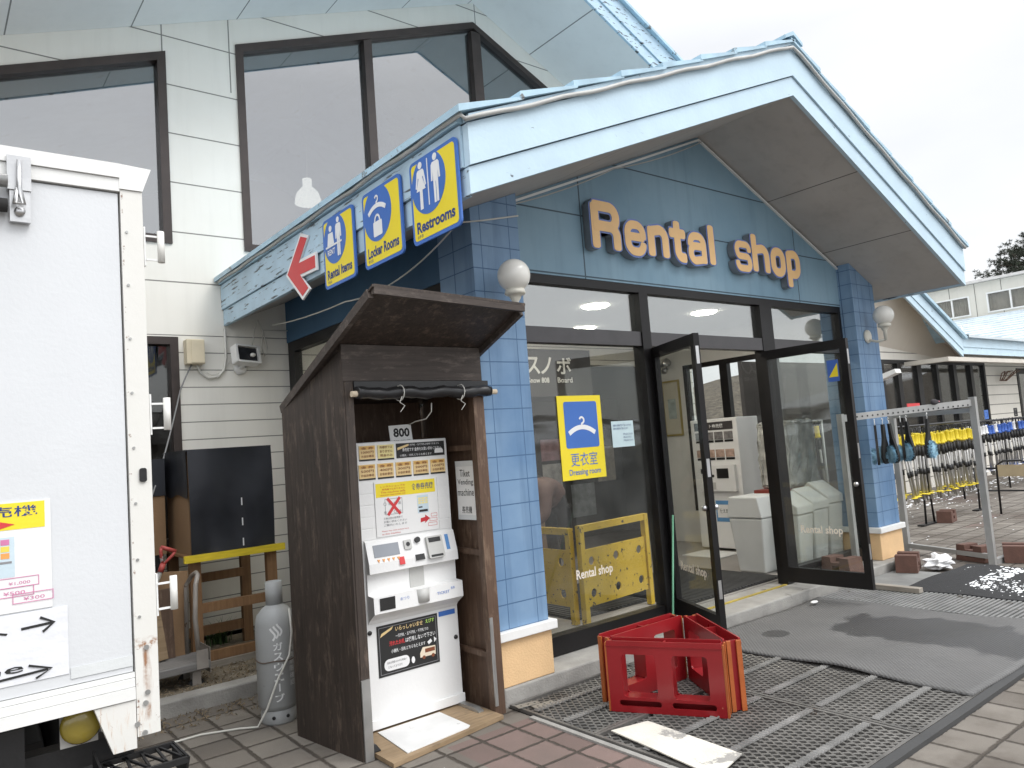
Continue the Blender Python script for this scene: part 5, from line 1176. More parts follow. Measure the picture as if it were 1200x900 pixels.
def mat_rubber():
    m = bpy.data.materials.new('grey_rubber_mat'); g = NB(m); x, y, z = g.xyz()[0:3]; P_ = g.geo.outputs['Position']
    wx = g.math('SINE', g.math('MULTIPLY', x, 210)); wy = g.math('SINE', g.math('MULTIPLY', y, 210)); k = g.math('MULTIPLY', wx, wy)
    n = g.noise(2.2, 5, vec=P_); st = g.noise(1.6, 3, vec=P_, stretch=(1, 2.2, 1))
    c = g.mix(n, (.095, .094, .092), (.165, .162, .158)); c = g.mix(g.range(k, -.2, .8, 0, .55), c, (.05, .05, .05))
    cx = g.math('SUBTRACT', x, 5.75); cy = g.math('SUBTRACT', y, 2.55)
    e = g.math('ADD', g.math('ADD', g.math('POWER', g.math('DIVIDE', cx, .42), 2), g.math('POWER', g.math('DIVIDE', cy, .85), 2)), g.math('MULTIPLY', g.math('SUBTRACT', st, .5), 2.4))
    ex = g.math('SUBTRACT', x, 5.12); ey = g.math('SUBTRACT', y, 3.42)
    e2 = g.math('ADD', g.math('ADD', g.math('POWER', g.math('DIVIDE', ex, .12), 2), g.math('POWER', g.math('DIVIDE', ey, .10), 2)), g.math('MULTIPLY', g.math('SUBTRACT', st, .5), 1.4))
    wet = g.range(g.math('MINIMUM', e, e2), .8, 1.0, 1, 0)
    c = g.mix(g.math('MULTIPLY', wet, .75), c, (.035, .035, .036))
    g.put(g.b.inputs['Base Color'], c); g.put(g.b.inputs['Roughness'], g.range(wet, 0, 1, .72, .42)); g.bump(k, .5, .004); return m
tag(obj('rubber_mat', wavy_sheet(4.62, 6.42, 1.855, 3.80, .020, .012, .012, 2), mat_rubber(), smooth=True), 'large grey studded rubber mat with a dark wet stain before the doors', 'mat')
# ribbed mats further right
RIB = M('ribbed_grey_mat', (.20, .20, .195), .6, var=.25, vs=4, chip=((.08, .07, .06), 6, .62))
t = thing('ribbed_mat', 'grey ribbed duckboard mat between the rubber mat and the wooden slat', 'mat', (6.8, 2.9, 0))
obj('base', B(6.44, 7.26, 1.88, 3.84, .005, .012), M('dark_rubber_edge', (.05, .05, .05), .7), t)
bm = BM()
for k in range(50): y = 1.90+.0385*k; box(bm, 6.445, 7.255, y, y+.020, .0125, .030)
tag(obj('rib', bm, RIB, t), kind='stuff')
t = thing('ribbed_mat', 'pale ribbed mat by the far pillar step, beside the crumpled white rag', 'mat', (7.7, 3.65, 0))
obj('base', B(7.28, 8.05, 3.38, 3.84, .005, .012), M('dark_rubber_edge', (.05, .05, .05), .7), t)
bm = BM()
for k in range(26): x = 7.285+.0292*k; box(bm, x, x+.018, 3.385, 3.835, .0125, .026)
tag(obj('rib', bm, M('pale_ribbed_mat', (.30, .30, .29), .6, var=.2), t), kind='stuff')
tag(obj('timber_batten', B(6.98, 7.06, 3.16, 3.84, .031, .075, bev=.004), wood('weathered_plank', (.24, .21, .17), (.34, .31, .27), 'y')), 'weathered wooden slat lying on the mats below the open door', 'slat')
bm = wavy_sheet(7.10, 8.55, 2.28, 3.36, .014, .006, .02, 5)
MBL = M('black_bristle_mat', (.022, .022, .023), .85, var=.5, vs=40, bump=1, bs=90)
t = tag(obj('bristle_mat', bm, MBL), 'black bristle mat with patches of snow on it', 'mat')
SNOW = M('snow', (.82, .83, .84), .8, var=.04, bump=.5, bs=60)
def snow(lab, spots, seed):
    r_ = random.Random(seed); bm = BM()
    for x0, x1, y0, y1, z, n, s0, s1 in spots:
        for k in range(n):
            x, y = r_.uniform(x0, x1), r_.uniform(y0, y1); s_ = r_.uniform(s0, s1)*r_.random()**.5; m_ = 7
            c = bm.verts.new((x, y, z+s_*.35)); rg = [bm.verts.new((x+s_*1.6*math.cos(6.283*i/m_)*r_.uniform(.6, 1.2), y+s_*math.sin(6.283*i/m_)*r_.uniform(.6, 1.2), z-.002)) for i in range(m_)]
            for i in range(m_): bm.faces.new((c, rg[i], rg[(i+1) % m_]))
    return tag(obj('snow', bm, SNOW), lab, 'snow', kind='stuff')
snow('patches of white snow left on the black bristle mat', [(7.45, 8.5, 2.78, 2.98, .036, 260, .008, .040), (7.9, 8.5, 2.95, 3.26, .036, 200, .008, .038), (7.35, 7.9, 2.5, 2.85, .036, 160, .006, .024), (7.2, 8.4, 2.4, 3.3, .036, 120, .004, .014), (8.0, 9.4, 3.1, 3.35, .004, 40, .005, .02)], 1)
snow('scattered white crumbs of snow on the pavers around the racks', [(9.0, 14, 3.4, 5.2, .004, 34, .006, .022), (10, 16, 5.4, 6.4, .004, 130, .008, .026), (13.5, 24, 6.1, 7.0, .004, 320, .01, .05), (8.6, 10.0, 4.2, 5.4, .004, 40, .006, .02)], 2)
bm = BM(); prism(bm, [(2.93, 3.03), (3.16, 2.97), (3.15, 2.75), (3.125, 2.34), (2.84, 2.28), (2.89, 2.66)], 'z', .036, .042)
t = tag(obj('cracked_board', bm, M('cracked_white_board', (.64, .61, .54), .75, var=.14, vs=4, bump=.3, chip=((.30, .29, .27), 4.5, .57))), 'cracked dirty white board lying on the near metal grate', 'board')
PLATE = M('dull_zinc', (.32, .31, .28), .5, metal=.6, var=.2)
for k, (x, y, a, lab) in enumerate(((2.90, 3.74, 8, 'punched metal plate on the pavers against the concrete step'), (2.965, 3.66, 14, 'punched metal plate overlapping the corner of the metal grate'))):
    bm = BM(); holes(bm, FZ(0), rect(-.05, .10, -.028, .028), [circ(-.02, 0, .009, 10), circ(.03, .0, .009, 10), circ(.075, 0, .009, 10)], .0, .004); bmesh.ops.transform(bm, matrix=Matrix.Translation((x, y, .026)) @ Matrix.Rotation(R(a-20), 4, 'Z'), verts=bm.verts); tag(obj('metal_plate', bm, PLATE), lab, 'plate')
bm = BM(); sphere(bm, (0, 0, 0), .05, 16, 10); bmesh.ops.transform(bm, matrix=Matrix.Translation((6.12, 3.67, .062)) @ Matrix.Diagonal((.9, .5, .22, 1)), verts=bm.verts); tag(obj('white_pebble', bm, PAPER), 'small white flat object on the mat near the step', 'object')

# ------------------------------------------------------------------ steel display rack, brushes, weights
RACK = M('rack_grey_steel', (.40, .40, .39), .5, metal=.5, var=.12)
rk = thing('display_rack', 'grey square tube rack standing before the far pillar', 'rack', (8.2, 3.6, 0))
pA, pB, pC = Vector((7.40, 3.93, 0)), Vector((8.80, 3.20, 0)), Vector((9.24, 4.26, 0))
def up(p, z): return Vector((p.x, p.y, z))
bm = BM(); bar(bm, up(pA, .118), up(pA, 1.68), .055); obj('upright', bm, RACK, rk)
bm = BM(); bar(bm, up(pB, .0), up(pB, 1.76), .062); obj('upright', bm, RACK, rk)
bm = BM(); bar(bm, up(pC, .0), up(pC, 1.66), .062); obj('upright', bm, RACK, rk)
db = (pB-pA).normalized()
bm = BM(); bar(bm, up(pA, 1.635)+db*.03, up(pB, 1.70)-db*.034, .03, .07); hb = obj('top_beam', bm, RACK, rk)
bm = BM(); fr = Fr(up(pA, 1.635), db, (0, 0, 1))
for k in range(24): poly(bm, fr, circ(.12+.06*k, .046*(.12+.06*k)/1.6, .009, 8), .0155, .018)
tag(obj('beam_hole', bm, INK, hb), kind='stuff')
dc = (pC-pB).normalized()
bm = BM(); bar(bm, up(pB, .085)+dc*.034, up(pC, .085)-dc*.034, .05); obj('bottom_rail', bm, RACK, rk)
bm = BM(); bar(bm, up(pB, 1.62)+dc*.034, up(pC, 1.62)-dc*.034, .03, .05); obj('side_rail', bm, RACK, rk)
bm = BM(); bar(bm, up(pB, .028)+Vector((.034, -.003, 0)), up(pB, .028)+Vector((.50, -.04, 0)), .06); obj('foot', bm, RACK, rk)
FUZZ = M('pale_blue_bristle', (.30, .52, .66), .9, var=.25, vs=30, bump=1, bs=120)
def make_brush():
    t = thing('snow_brush', '', 'brush', (0, 0, 0), 'black boot brushes with pale blue bristles on the display rack')
    bm = BM(); f0 = Fr((0, 0, 0), (1, 0, 0), (0, 0, 1))
    holes(bm, f0, [(-.018, -.06), (-.024, -.20), (-.056, -.32), (-.062, -.39), (-.050, -.44), (-.02, -.465), (.02, -.465), (.050, -.44), (.062, -.39), (.056, -.32), (.024, -.20), (.018, -.06)], [circ(0, -.385, .026, 14, .042)], -.012, .012); obj('handle', bm, RUBBER, t)
    bm = BM(); r_ = random.Random(5)
    for k in range(700):
        a = r_.uniform(0, 6.283); rr_ = r_.uniform(.7, 1.0); c = Vector((.054*math.cos(a)*rr_, .030+r_.uniform(-.008, .02), -.375+.080*math.sin(a)*rr_)); d = Vector((math.cos(a)*.5, r_.uniform(-.3, .8), math.sin(a)*.5)).normalized()*r_.uniform(.015, .03)
        s_ = Vector((-math.sin(a), 0, math.cos(a)))*.003; bm.faces.new([bm.verts.new(q) for q in (c-s_, c+s_, c+d+s_*.3, c+d-s_*.3)])
    lathe(bm, [(0, -.018), (.05, -.014), (.056, 0), (.05, .014), (0, .018)], (0, .034, -.375), 16, axis=(0, 1, 0)); [setattr(v, 'co', Vector((v.co.x, v.co.y, -.375+(v.co.z+.375)*1.4))) for v in bm.verts[-80:]]; obj('bristles', bm, FUZZ, t)
    bm = BM(); tube(bm, [(0, 0, -.07), (0, 0, -.03), (.012, 0, -.012), (0, 0, .004), (-.012, 0, -.01)], .004, 6); obj('hook', bm, WHITEP, t)
    return t
br = make_brush()
for k, (s_, rz, lab) in enumerate(((.36, 25, 'boot brush hanging nearest the pillar, seen face on'), (.45, -8, 'second boot brush from the pillar, black loop face forward'), (.52, 60, 'boot brush third from the pillar, turned edge on'), (.66, 20, 'boot brush hanging just before the yellow ski poles'), (.73, 70, 'boot brush with bristles turned right, close behind its neighbour'), (.98, 175, 'boot brush hanging alone in front of the yellow pole grips, pale blue side out'))):
    o = br if k == 0 else copy_tree(br); p = up(pA, 1.585+.04*s_)+db*s_+Vector((-.02, -.03, 0)); o.location = p; o.rotation_euler = (R(3*math.sin(k*2)), R(4*math.cos(k*3)), R(rz)); o['label'] = lab
bm = BM(); sphere(bm, (0, 0, 0), .05, 16, 10)
for v in bm.verts: v.co = Vector((v.co.x*1.5, v.co.y*.7, v.co.z*.55))*(1+.18*math.sin(v.co.x*60)*math.cos(v.co.z*70))
bmesh.ops.translate(bm, verts=bm.verts, vec=up(pA, 1.735)+db*1.12); tag(obj('glove', bm, M('pink_black_knit', (.05, .045, .05), .9, chip=((.45, .16, .20), 14, .56))), 'small black and pink glove lying on top of the display rack', 'glove')
t = thing('card_tag', 'red price tag clipped behind the display rack beam', 'tag', (15.5, 6.7, 1.75))
bm = BM(); poly(bm, FY(6.7), rect(15.2, 15.75, 1.62, 1.86), 0, .01); obj('card', bm, RED, t)
bm = BM(); text(bm, FY(6.699), '70', 15.3, 15.62, 1.67, 1.80, .0, .003, bold=.03); obj('lettering', bm, SWHITE, t)
BRICK = M('brown_concrete_block', (.125, .064, .048), .85, var=.2, vs=10, bump=.4, bs=80)
def block(x, y, rz, lab, z=.004):
    bm = BM(); f0 = Fr((0, 0, 0), (1, 0, 0), (0, 0, 1))
    holes(bm, f0, [(-.17, 0), (.17, 0), (.15, .17), (.055, .17), (.05, .12), (-.05, .12), (-.055, .17), (-.15, .17)], [rect(-.04, .04, .045, .09)], -.10, .10); box(bm, -.052, .052, -.012, .012, .1205, .155)
    o = obj('weight_block', bm, BRICK); o.location = (x, y, z); o.rotation_euler = (0, 0, R(rz)); return tag(o, lab, 'block', 'brown concrete weight blocks')
block(8.02, 3.71, 18, 'brown weight block on the mat below the far pillar', .03)
block(8.98, 3.42, 70, 'brown weight block behind the foot of the rack upright'); block(9.12, 3.10, 20, 'brown weight block on the outer side of the rack foot')
block(7.12, 3.93, 80, 'brown weight block holding the open glass door', .118); block(12.05, 4.93, 10, 'brown weight block at the base of the yellow ski pole stand')
bm = BM(); r_ = random.Random(9); sphere(bm, (0, 0, 0), 1, 22, 14)
for v in bm.verts:
    d = v.co.normalized(); k_ = 1+.30*math.sin(d.x*7+2)*math.sin(d.y*6)+.18*math.sin(d.z*9+d.x*5)+r_.uniform(-.03, .03); v.co = Vector((d.x*.19*k_, d.y*.11*k_, max(0, d.z*.08*k_+.045)))
bmesh.ops.translate(bm, verts=bm.verts, vec=(8.30, 3.52, .03)); tag(obj('crumpled_rag', bm, M('white_cloth', (.74, .74, .74), .8), smooth=False), 'crumpled white rag on the ground beside a brown block', 'rag')

# ------------------------------------------------------------------ ski poles
def make_pole(gripm, basketm, kind):
    t = thing('ski_pole', '', 'ski pole', (0, 0, 0))
    bm = BM(); tube(bm, [(0, 0, 0), (0, 0, -.84)], [.018, .014], 8); obj('shaft', bm, M('pole_alloy', (.42, .41, .39), .35, metal=.5, var=.25), t)
    bm = BM(); lathe(bm, [(0, .0), (.040, 0), (.043, .02), (.032, .035), (.036, .09), (.032, .145), (.040, .165), (0, .17)], (0, 0, -.03), 12); gr_ = obj('grip', bm, gripm, t)
    bm = BM(); tube(bm, [(0, 0, .105), (.03, .012, .13), (.035, .02, .20), (.01, .012, .235), (-.015, .005, .20), (0, 0, .11)], .005, 5); obj('strap', bm, RUBBER, gr_)
    bm = BM(); lathe(bm, [(.012, 0), (.048, .004), (.050, .012), (.014, .022)], (0, 0, -.76), 14); obj('basket', bm, basketm, t)
    bm = BM()
    lathe(bm, [(.024, -.19), (.026, -.05)], (0, 0, 0), 8); lathe(bm, [(.021, -.46), (.021, -.38)], (0, 0, 0), 8); tag(obj('dark_band', bm, INK, t), kind='stuff')
    return t
YG_ = M('grip_yellow', (.72, .56, .02), .5, var=.08)
pole = make_pole(YG_, YG_, 0)
r_ = random.Random(21); first = True
for k in range(58):
    x = 10.45+3.2*k/57; y = 5.05+(.13 if k % 2 else -.05)
    if k == 11: continue
    o = pole if first else copy_tree(pole); first = False
    o.location = (x+r_.uniform(-.03, .03), y, 1.20+r_.uniform(-.015, .02)); o.rotation_euler = (R(r_.uniform(-2, 2)), R(3+r_.uniform(-4, 4)), r_.uniform(0, 6)); o['label'] = 'ski pole with yellow grip and basket hanging in the outdoor rack'; o['group'] = 'yellow gripped ski poles on the outdoor rack'
for k in range(9):
    o = copy_tree(pole); o.location = (8.95+.12*k, 5.62+.04*(k % 2), 1.42+r_.uniform(-.01, .02)); o.rotation_euler = (R(r_.uniform(-2, 2)), R(r_.uniform(-4, 4)), r_.uniform(0, 6)); o['label'] = 'yellow gripped ski pole seen through the porch side window'; o['group'] = 'yellow gripped ski poles outside the porch window'
t = thing('ski_pole_stand', 'black steel stand holding the yellow gripped ski poles', 'stand', (12.3, 5.05, 0))
bm = BM(); tube(bm, [(10.4, 5.05, 1.46), (13.8, 5.05, 1.46)], .018, 8); obj('rail', bm, BLACK, t)
for x in (11.75, 13.75):
    bm = BM(); tube(bm, [(x-.12, 5.05, .02), (x, 5.05, 1.46)], .016, 8); obj('leg', bm, BLACK, t)
    bm = BM(); tube(bm, [(x+.16, 5.05, .02), (x+.03, 5.05, 1.46)], .016, 8); obj('leg', bm, BLACK, t)
    bm = BM(); box(bm, x-.30, x+.22, 5.0, 5.10, .003, .022); obj('base', bm, BLACK, t)
t = thing('ski_pole_stand', 'grey rail hung with ski poles outside the porch side window', 'stand', (9.4, 5.64, 0))
bm = BM(); tube(bm, [(8.8, 5.64, 1.64), (10.1, 5.64, 1.64)], .016, 8); obj('rail', bm, RACK, t)
for x in (8.82, 10.08):
    bm = BM(); tube(bm, [(x, 5.64, 0), (x, 5.64, 1.64)], .018, 8); obj('leg', bm, RACK, t)
cols = [('white', M('grip_white', (.75, .75, .75), .5), 'white'), ('blue', M('grip_blue', (.04, .12, .45), .5), 'blue'), ('dark', M('grip_dark', (.03, .03, .035), .5), 'black')]
protos = []
for nm, m_, w_ in cols: protos.append(make_pole(m_, m_, 0))
used = [False]*3
for k in range(64):
    j = 0 if k < 22 else (r_.choice((0, 1)) if k < 40 else r_.choice((1, 2, 2)))
    o = protos[j] if not used[j] else copy_tree(protos[j]); used[j] = True
    o.location = (14.9+5.2*k/63, 5.85+.08*(k % 2), 1.18+r_.uniform(-.02, .02)); o.rotation_euler = (R(r_.uniform(-2, 2)), R(2+r_.uniform(-5, 5)), r_.uniform(0, 6)); o.scale = (1.15, 1.15, 1.0)
    o['label'] = 'ski pole with %s grip on the far rack at the right' % cols[j][2]; o['group'] = '%s gripped ski poles on the far rack' % cols[j][2]
t = thing('ski_pole_stand', 'long dark rail of ski poles at the far right below the annex windows', 'stand', (17.5, 5.9, 0))
bm = BM(); tube(bm, [(14.8, 5.9, 1.40), (20.3, 5.9, 1.40)], .022, 8); obj('rail', bm, BLACK, t)
for x in (15.3, 17.6, 20.1):
    bm = BM(); tube(bm, [(x, 5.9, 0), (x, 5.9, 1.40)], .018, 8); obj('leg', bm, BLACK, t)
for k, (x, m_, lab, s_) in enumerate(((16.6, SBLUE, 'small blue square tag above the far ski pole rack', 'A'), (18.2, INK, 'small black square tag above the far ski pole rack', 'B'))):
    f_ = FY(5.86); bm = BM(); frame_rect(bm, f_, x, x+.19, 1.44, 1.62, .04, 0, .01); poly(bm, f_, rect(x+.045, x+.145, 1.485, 1.575), 0, .004); tag(obj('size_tag', bm, m_), lab, 'tag')
def loop_stand(x, y0, y1, h, lab):
    t = thing('loop_stand', lab, 'stand', (x, (y0+y1)/2, 0))
    bm = BM(); tube(bm, [(x, y1+.35, h), (x, y0-.75, h)], .017, 8); obj('top_bar', bm, BLACK, t)
    bm = BM(); tube(bm, [(x, y1, h-.02), (x+.02, y1, .30), (x+.03, y1-.06, .24), (x+.03, y0+.06, .24), (x+.02, y0, .30), (x, y0, h-.02)], .015, 8); obj('loop', bm, BLACK, t)
    bm = BM(); box(bm, x+.3, x+.75, y0-.3, y0-.22, .003, .02); obj('base', bm, BLACK, t)
    bm = BM(); tube(bm, [(x+.42, y0-.26, .02), (x+.40, y0-.26, h*.9)], .015, 8); tube(bm, [(x+.65, y0-.26, .02), (x+.40, y0-.26, h*.9)], .013, 8); obj('leg', bm, BLACK, t)
loop_stand(14.4, 4.55, 5.35, .62, 'black tubular loop stand right of the grey rack upright, before the far poles')
t = thing('folding_chair', 'black tubular chair back at the right edge before the far poles', 'chair', (13.2, 4.3, 0))
bm = BM(); tube(bm, [(13.15, 4.05, 0), (13.1, 4.08, .75), (13.1, 4.2, .82), (13.1, 4.45, .82), (13.1, 4.55, .75), (13.15, 4.58, 0)], .016, 8); obj('frame', bm, BLACK, t)
obj('backrest', B(13.085, 13.10, 4.10, 4.53, .58, .76), M('tan_vinyl', (.42, .34, .22), .6), t)

# ------------------------------------------------------------------ annex and block to the right, pine
an = thing('annex_building', 'low cream annex with blue gable eave and a row of dark windows at the right', 'building', (19, 7.4, 0))
ay = FY(7.42)
WINS = [(15.95, 16.55), (16.72, 17.5), (17.72, 18.5), (18.62, 19.45), (19.62, 20.45), (20.62, 21.3)]
bm = BM(); holes(bm, ay, [(15.2, -.1), (29.9, -.1), (29.9, 3.2), (15.2, 3.2)], [rect(15.85, 21.4, .9, 2.84), rect(23.6, 29, .8, 2.7)], -.15, 0); obj('wall', bm, W_ANNEX, an)
bm = BM(); holes(bm, ay, rect(15.85, 21.4, .9, 2.84), [rect(a, b, 1.0, 2.76) for a, b in WINS], -.08, .02); f_ = obj('window', bm, BRONZE, an)
for a, b in WINS:
    bm = BM(); poly(bm, ay, rect(a-.005, b+.005, .995, 2.765), -.045, -.04); obj('pane', bm, G_FRONT, f_)
bm = BM(); frame_rect(bm, ay, 23.6, 29, .8, 2.7, .14, -.08, .02); f_ = obj('window', bm, BRONZE, an)
bm = BM(); poly(bm, ay, rect(23.74, 28.86, .94, 2.56), -.045, -.04); obj('pane', bm, G_UP, f_)
obj('curtain', B(23.9, 28.7, 8.0, 8.05, .9, 1.35), M('pale_green_panel', (.55, .66, .62), .7), f_)
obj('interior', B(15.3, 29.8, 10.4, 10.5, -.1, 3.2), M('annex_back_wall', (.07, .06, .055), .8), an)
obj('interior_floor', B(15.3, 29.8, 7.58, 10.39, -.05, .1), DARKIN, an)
bm = BM(); q = [(18.25, 6.72, 2.84), (14.3, 6.72, 4.66), (14.3, 7.42, 3.35), (15.2, 7.42, 3.18), (20.2, 7.42, 2.80)]
bm.faces.new([bm.verts.new(p) for p in q]); obj('soffit', bm, mat_wall('tan_soffit', (.56, .51, .44), (.62, .57, .49), L_none, .15), an)
fa = FY(6.70); ra = lambda x: 2.83+.465*(18.25-x)
for lo, hi, d in ((0, .15, 0), (.158, .40, .016)):
    bm = BM(); poly(bm, fa, [(18.25, 2.83+lo), (13.6, ra(13.6)+lo), (13.6, ra(13.6)+hi), (18.25, 2.83+hi)], -.04, d); obj('fascia_board', bm, FASC, an)
    obj('fascia_board', B(18.255, 30, 6.70-d, 6.74, 2.90+lo, 2.90+hi*1.05), FASC, an)
bm = BM(); box(bm, 16.9, 30, 6.50, 6.66, 2.70, 2.79); box(bm, 16.9, 17.1, 6.66, 7.4, 2.70, 2.79); obj('gutter', bm, M('cream_gutter', (.66, .62, .55), .5, var=.08), an)
bm = BM(); prism(bm, [(18.35, 3.22), (13.6, ra(13.6)+.41), (13.6, ra(13.6)+.47), (18.40, 3.28)], 'y', 6.62, 9.5); obj('gable_roof', bm, ROOFB, an)
def roof_plane(a, b, c, d, n, m, name):
    """metal roof laid in n stepped courses between eave a-b and ridge d-c"""
    a, b, c, d = map(Vector, (a, b, c, d)); bm = BM()
    for k in range(n):
        t0, t1 = k/n, (k+1)/n; p = [a.lerp(d, t0), b.lerp(c, t0), b.lerp(c, t1), a.lerp(d, t1)]; up_ = Vector((0, 0, .045))
        v = [bm.verts.new(x) for x in (p[0]+up_, p[1]+up_, p[2], p[3], p[0]-up_*.4, p[1]-up_*.4)]
        bm.faces.new(v[:4]); bm.faces.new((v[4], v[5], v[1], v[0]))
    return obj(name, bm, m, an)
RPALE = M('pale_blue_metal_roof', (.60, .67, .71), .4, var=.12, vs=2, chip=((.25, .28, .30), 5, .68))
roof_plane((24.4, 13, 3.45), (24.4, 6.9, 3.45), (30, 6.9, 5.0), (30, 13, 5.0), 14, RPALE, 'side_roof')
roof_plane((18.4, 6.60, 3.28), (30, 6.60, 3.28), (30, 9.4, 3.95), (18.4, 9.4, 3.95), 4, RPALE, 'front_roof')
bk = thing('upper_block', 'cream upper storey block with curtained windows behind the pale blue roof', 'building', (30.5, 9, 0))
f_ = FX(30.02); W_BLK = mat_wall('block_panel_wall', (.62, .60, .53), (.68, .66, .60), lambda g, x, y, z: g.seam(y, .85, .2, .012), .2)
bw = [(-11.80, -10.60), (-10.05, -8.55), (-7.9, -6.4)]
bm = BM(); holes(bm, f_, rect(-13, -3, -.1, 6.20), [rect(a, b, 5.07, 5.80) for a, b in bw], -.2, 0); obj('wall', bm, W_BLK, bk)
obj('body', B(30.25, 44, 3, 13, -.1, 6.18), W_BLK, bk); obj('roof', B(29.85, 44.2, 2.8, 13.2, 6.21, 6.30), M('pale_roof_edge', (.62, .60, .58), .6), bk)
CUR = M('grey_beige_curtain', (.30, .27, .23), .85, var=.1)
for a, b in bw:
    bm = BM(); frame_rect(bm, f_, a, b, 5.07, 5.80, .05, -.06, .02); poly(bm, f_, rect((a+b)/2-.025, (a+b)/2+.025, 5.121, 5.749), -.05, .015); wn_ = obj('window', bm, WHITEP, bk)
    bm = BM(); nn_ = 60; prev = None
    for k in range(nn_+1):
        u = a+(b-a)*k/nn_; d_ = -.13+.018*math.sin(k*1.15)+.008*math.sin(k*2.7); cur = (bm.verts.new(f_.p(u, 5.07, d_)), bm.verts.new(f_.p(u, 5.80, d_)))
        if prev: bm.faces.new((prev[0], cur[0], cur[1], prev[1])).smooth = True
        prev = cur
    obj('curtain', bm, CUR, wn_)
    bm = BM(); poly(bm, f_, rect(a+.05, b-.05, 5.12, 5.75), -.035, -.030); obj('pane', bm, G_FRONT, wn_)
t = thing('antenna', 'small white antenna bracket on the roof edge before the curtained windows', 'antenna', (26, 9.5, 4.2))
bm = BM(); tube(bm, [(26, 9.5, 3.9), (26, 9.5, 4.35)], .02, 6); tube(bm, [(26, 9.3, 4.33), (26, 9.75, 4.38)], .02, 6); obj('bracket', bm, WHITEP, t)
t = thing('spot_lamp', 'small white spot lamp on the annex wall beside the windows', 'lamp', (15.4, 7.3, 2.4))
bm = BM(); prism(bm, [(7.40, 2.34), (7.40, 2.46), (6.95, 2.58), (6.93, 2.50)], 'x', 15.42, 15.66); obj('head', bm, WHITEP, t)
t = thing('hanging_cane', 'brown twig like ornament hanging under the annex gutter', 'ornament', (22.3, 7.3, 2.6))
r2 = random.Random(3); bm = BM()
for k in range(7): a_ = r2.uniform(-.5, .6); tube(bm, [(22.0+.15*k*.5, 7.3, 2.35), (22.2+.15*k+a_*.3, 7.28, 2.52+r2.uniform(-.05, .08)), (22.4+.2*k, 7.3, 2.6+r2.uniform(-.05, .08))], .012, 5)
obj('twig', bm, M('twig_brown', (.16, .09, .06), .8), t)
# pine beyond the block
pt = thing('pine_tree', 'dark shaggy pine tree rising behind the upper block', 'tree', (57.4, 16.6, 0))
bm = BM(); tube(bm, [(57.4, 16.6, 0), (57.5, 16.6, 5), (57.3, 16.7, 9.5), (57.4, 16.5, 12.2)], [.32, .26, .16, .04], 10); obj('trunk', bm, M('pine_bark', (.07, .05, .04), .9, var=.3), pt)
r2 = random.Random(17); limbs = BM(); bm = BM()
for k in range(120):
    z = r2.uniform(6.5, 12.4); a_ = r2.uniform(0, 6.283); L_ = (13.4-z)*.66*r2.uniform(.45, 1.15)+.6; b0 = Vector((57.4, 16.6, z)); d = Vector((math.cos(a_), math.sin(a_), r2.uniform(-.05, .35)))
    tip = b0+d*L_+Vector((0, 0, .12*L_)); tube(limbs, [b0, b0+d*L_*.5, tip], [.05, .035, .012], 5)
    for j in range(int(6+L_*5)):
        t_ = r2.uniform(.30, 1.05); c = b0.lerp(tip, t_)+Vector((r2.gauss(0, .22), r2.gauss(0, .22), r2.gauss(.02, .13))); s_ = r2.uniform(.13, .30)
        for i in range(26):
            v = Vector((r2.gauss(0, 1), r2.gauss(0, 1), r2.gauss(.35, .8))).normalized(); w_ = v.cross(Vector((r2.gauss(0, 1), r2.gauss(0, 1), r2.gauss(0, 1)))).normalized()*.018; c2 = c+v*s_*.15
            bm.faces.new([bm.verts.new(p) for p in (c2-w_, c2+w_, c+v*s_)])
obj('limbs', limbs, M('pine_bark', (.07, .05, .04), .9, var=.3), pt)
obj('crown', bm, M('pine_needles', (.035, .045, .028), .8, var=.55, vs=1.1), pt)

# ------------------------------------------------------------------ inside the porch
YB = M('chipped_yellow_steel', (.60, .40, .03), .5, var=.10, vs=4, chip=((.05, .04, .03), 24, .60))
yb = thing('yellow_barrier', 'chipped yellow steel barrier with round holes behind the left glass', 'barrier', (4.7, 4.6, .12))
def barrier(fr, L_, nh, top=.92):
    bm = BM(); hs = [circ(.14+(L_-.28)*k/(nh-1), v, .036, 16) for k in range(nh) for v in (.36, .62)]
    holes(bm, fr, rect(.051, L_-.051, .26, .72), hs, -.006, .006); pn_ = obj('panel', bm, YB, yb)
    for a in (0, L_-.05):
        bm = BM(); poly(bm, fr, rect(a, a+.05, .125, top), -.025, .025); obj('post', bm, YB, yb)
    bm = BM(); poly(bm, fr, rect(.051, L_-.051, top-.055, top), -.02, .02); obj('rail', bm, YB, yb)
barrier(Fr((4.22, 4.56, 0), (1, .09, 0), (0, 0, 1)), .92, 3); barrier(Fr((4.19, 5.55, 0), (.02, -1, 0), (0, 0, 1)), .92, 3, .90)
v2 = thing('ticket_machine', 'tall white ticket machine against the porch side windows', 'vending machine', (8.1, 5.85, .13))
obj('body', B(7.87, 8.32, 5.50, 6.20, .15, 1.76, bev=.01), MW, v2)
f_ = FX(7.869)
bm = BM(); poly(bm, f_, rect(-6.14, -5.56, 1.62, 1.72), 0, .004); obj('header_panel', bm, M('machine_dark_panel', (.06, .055, .055), .4), v2)
bm = BM(); text(bm, f_, 'チケット券売機', -6.08, -5.70, 1.645, 1.695, .0045, .006, bold=.01); obj('lettering', bm, SWHITE, v2)
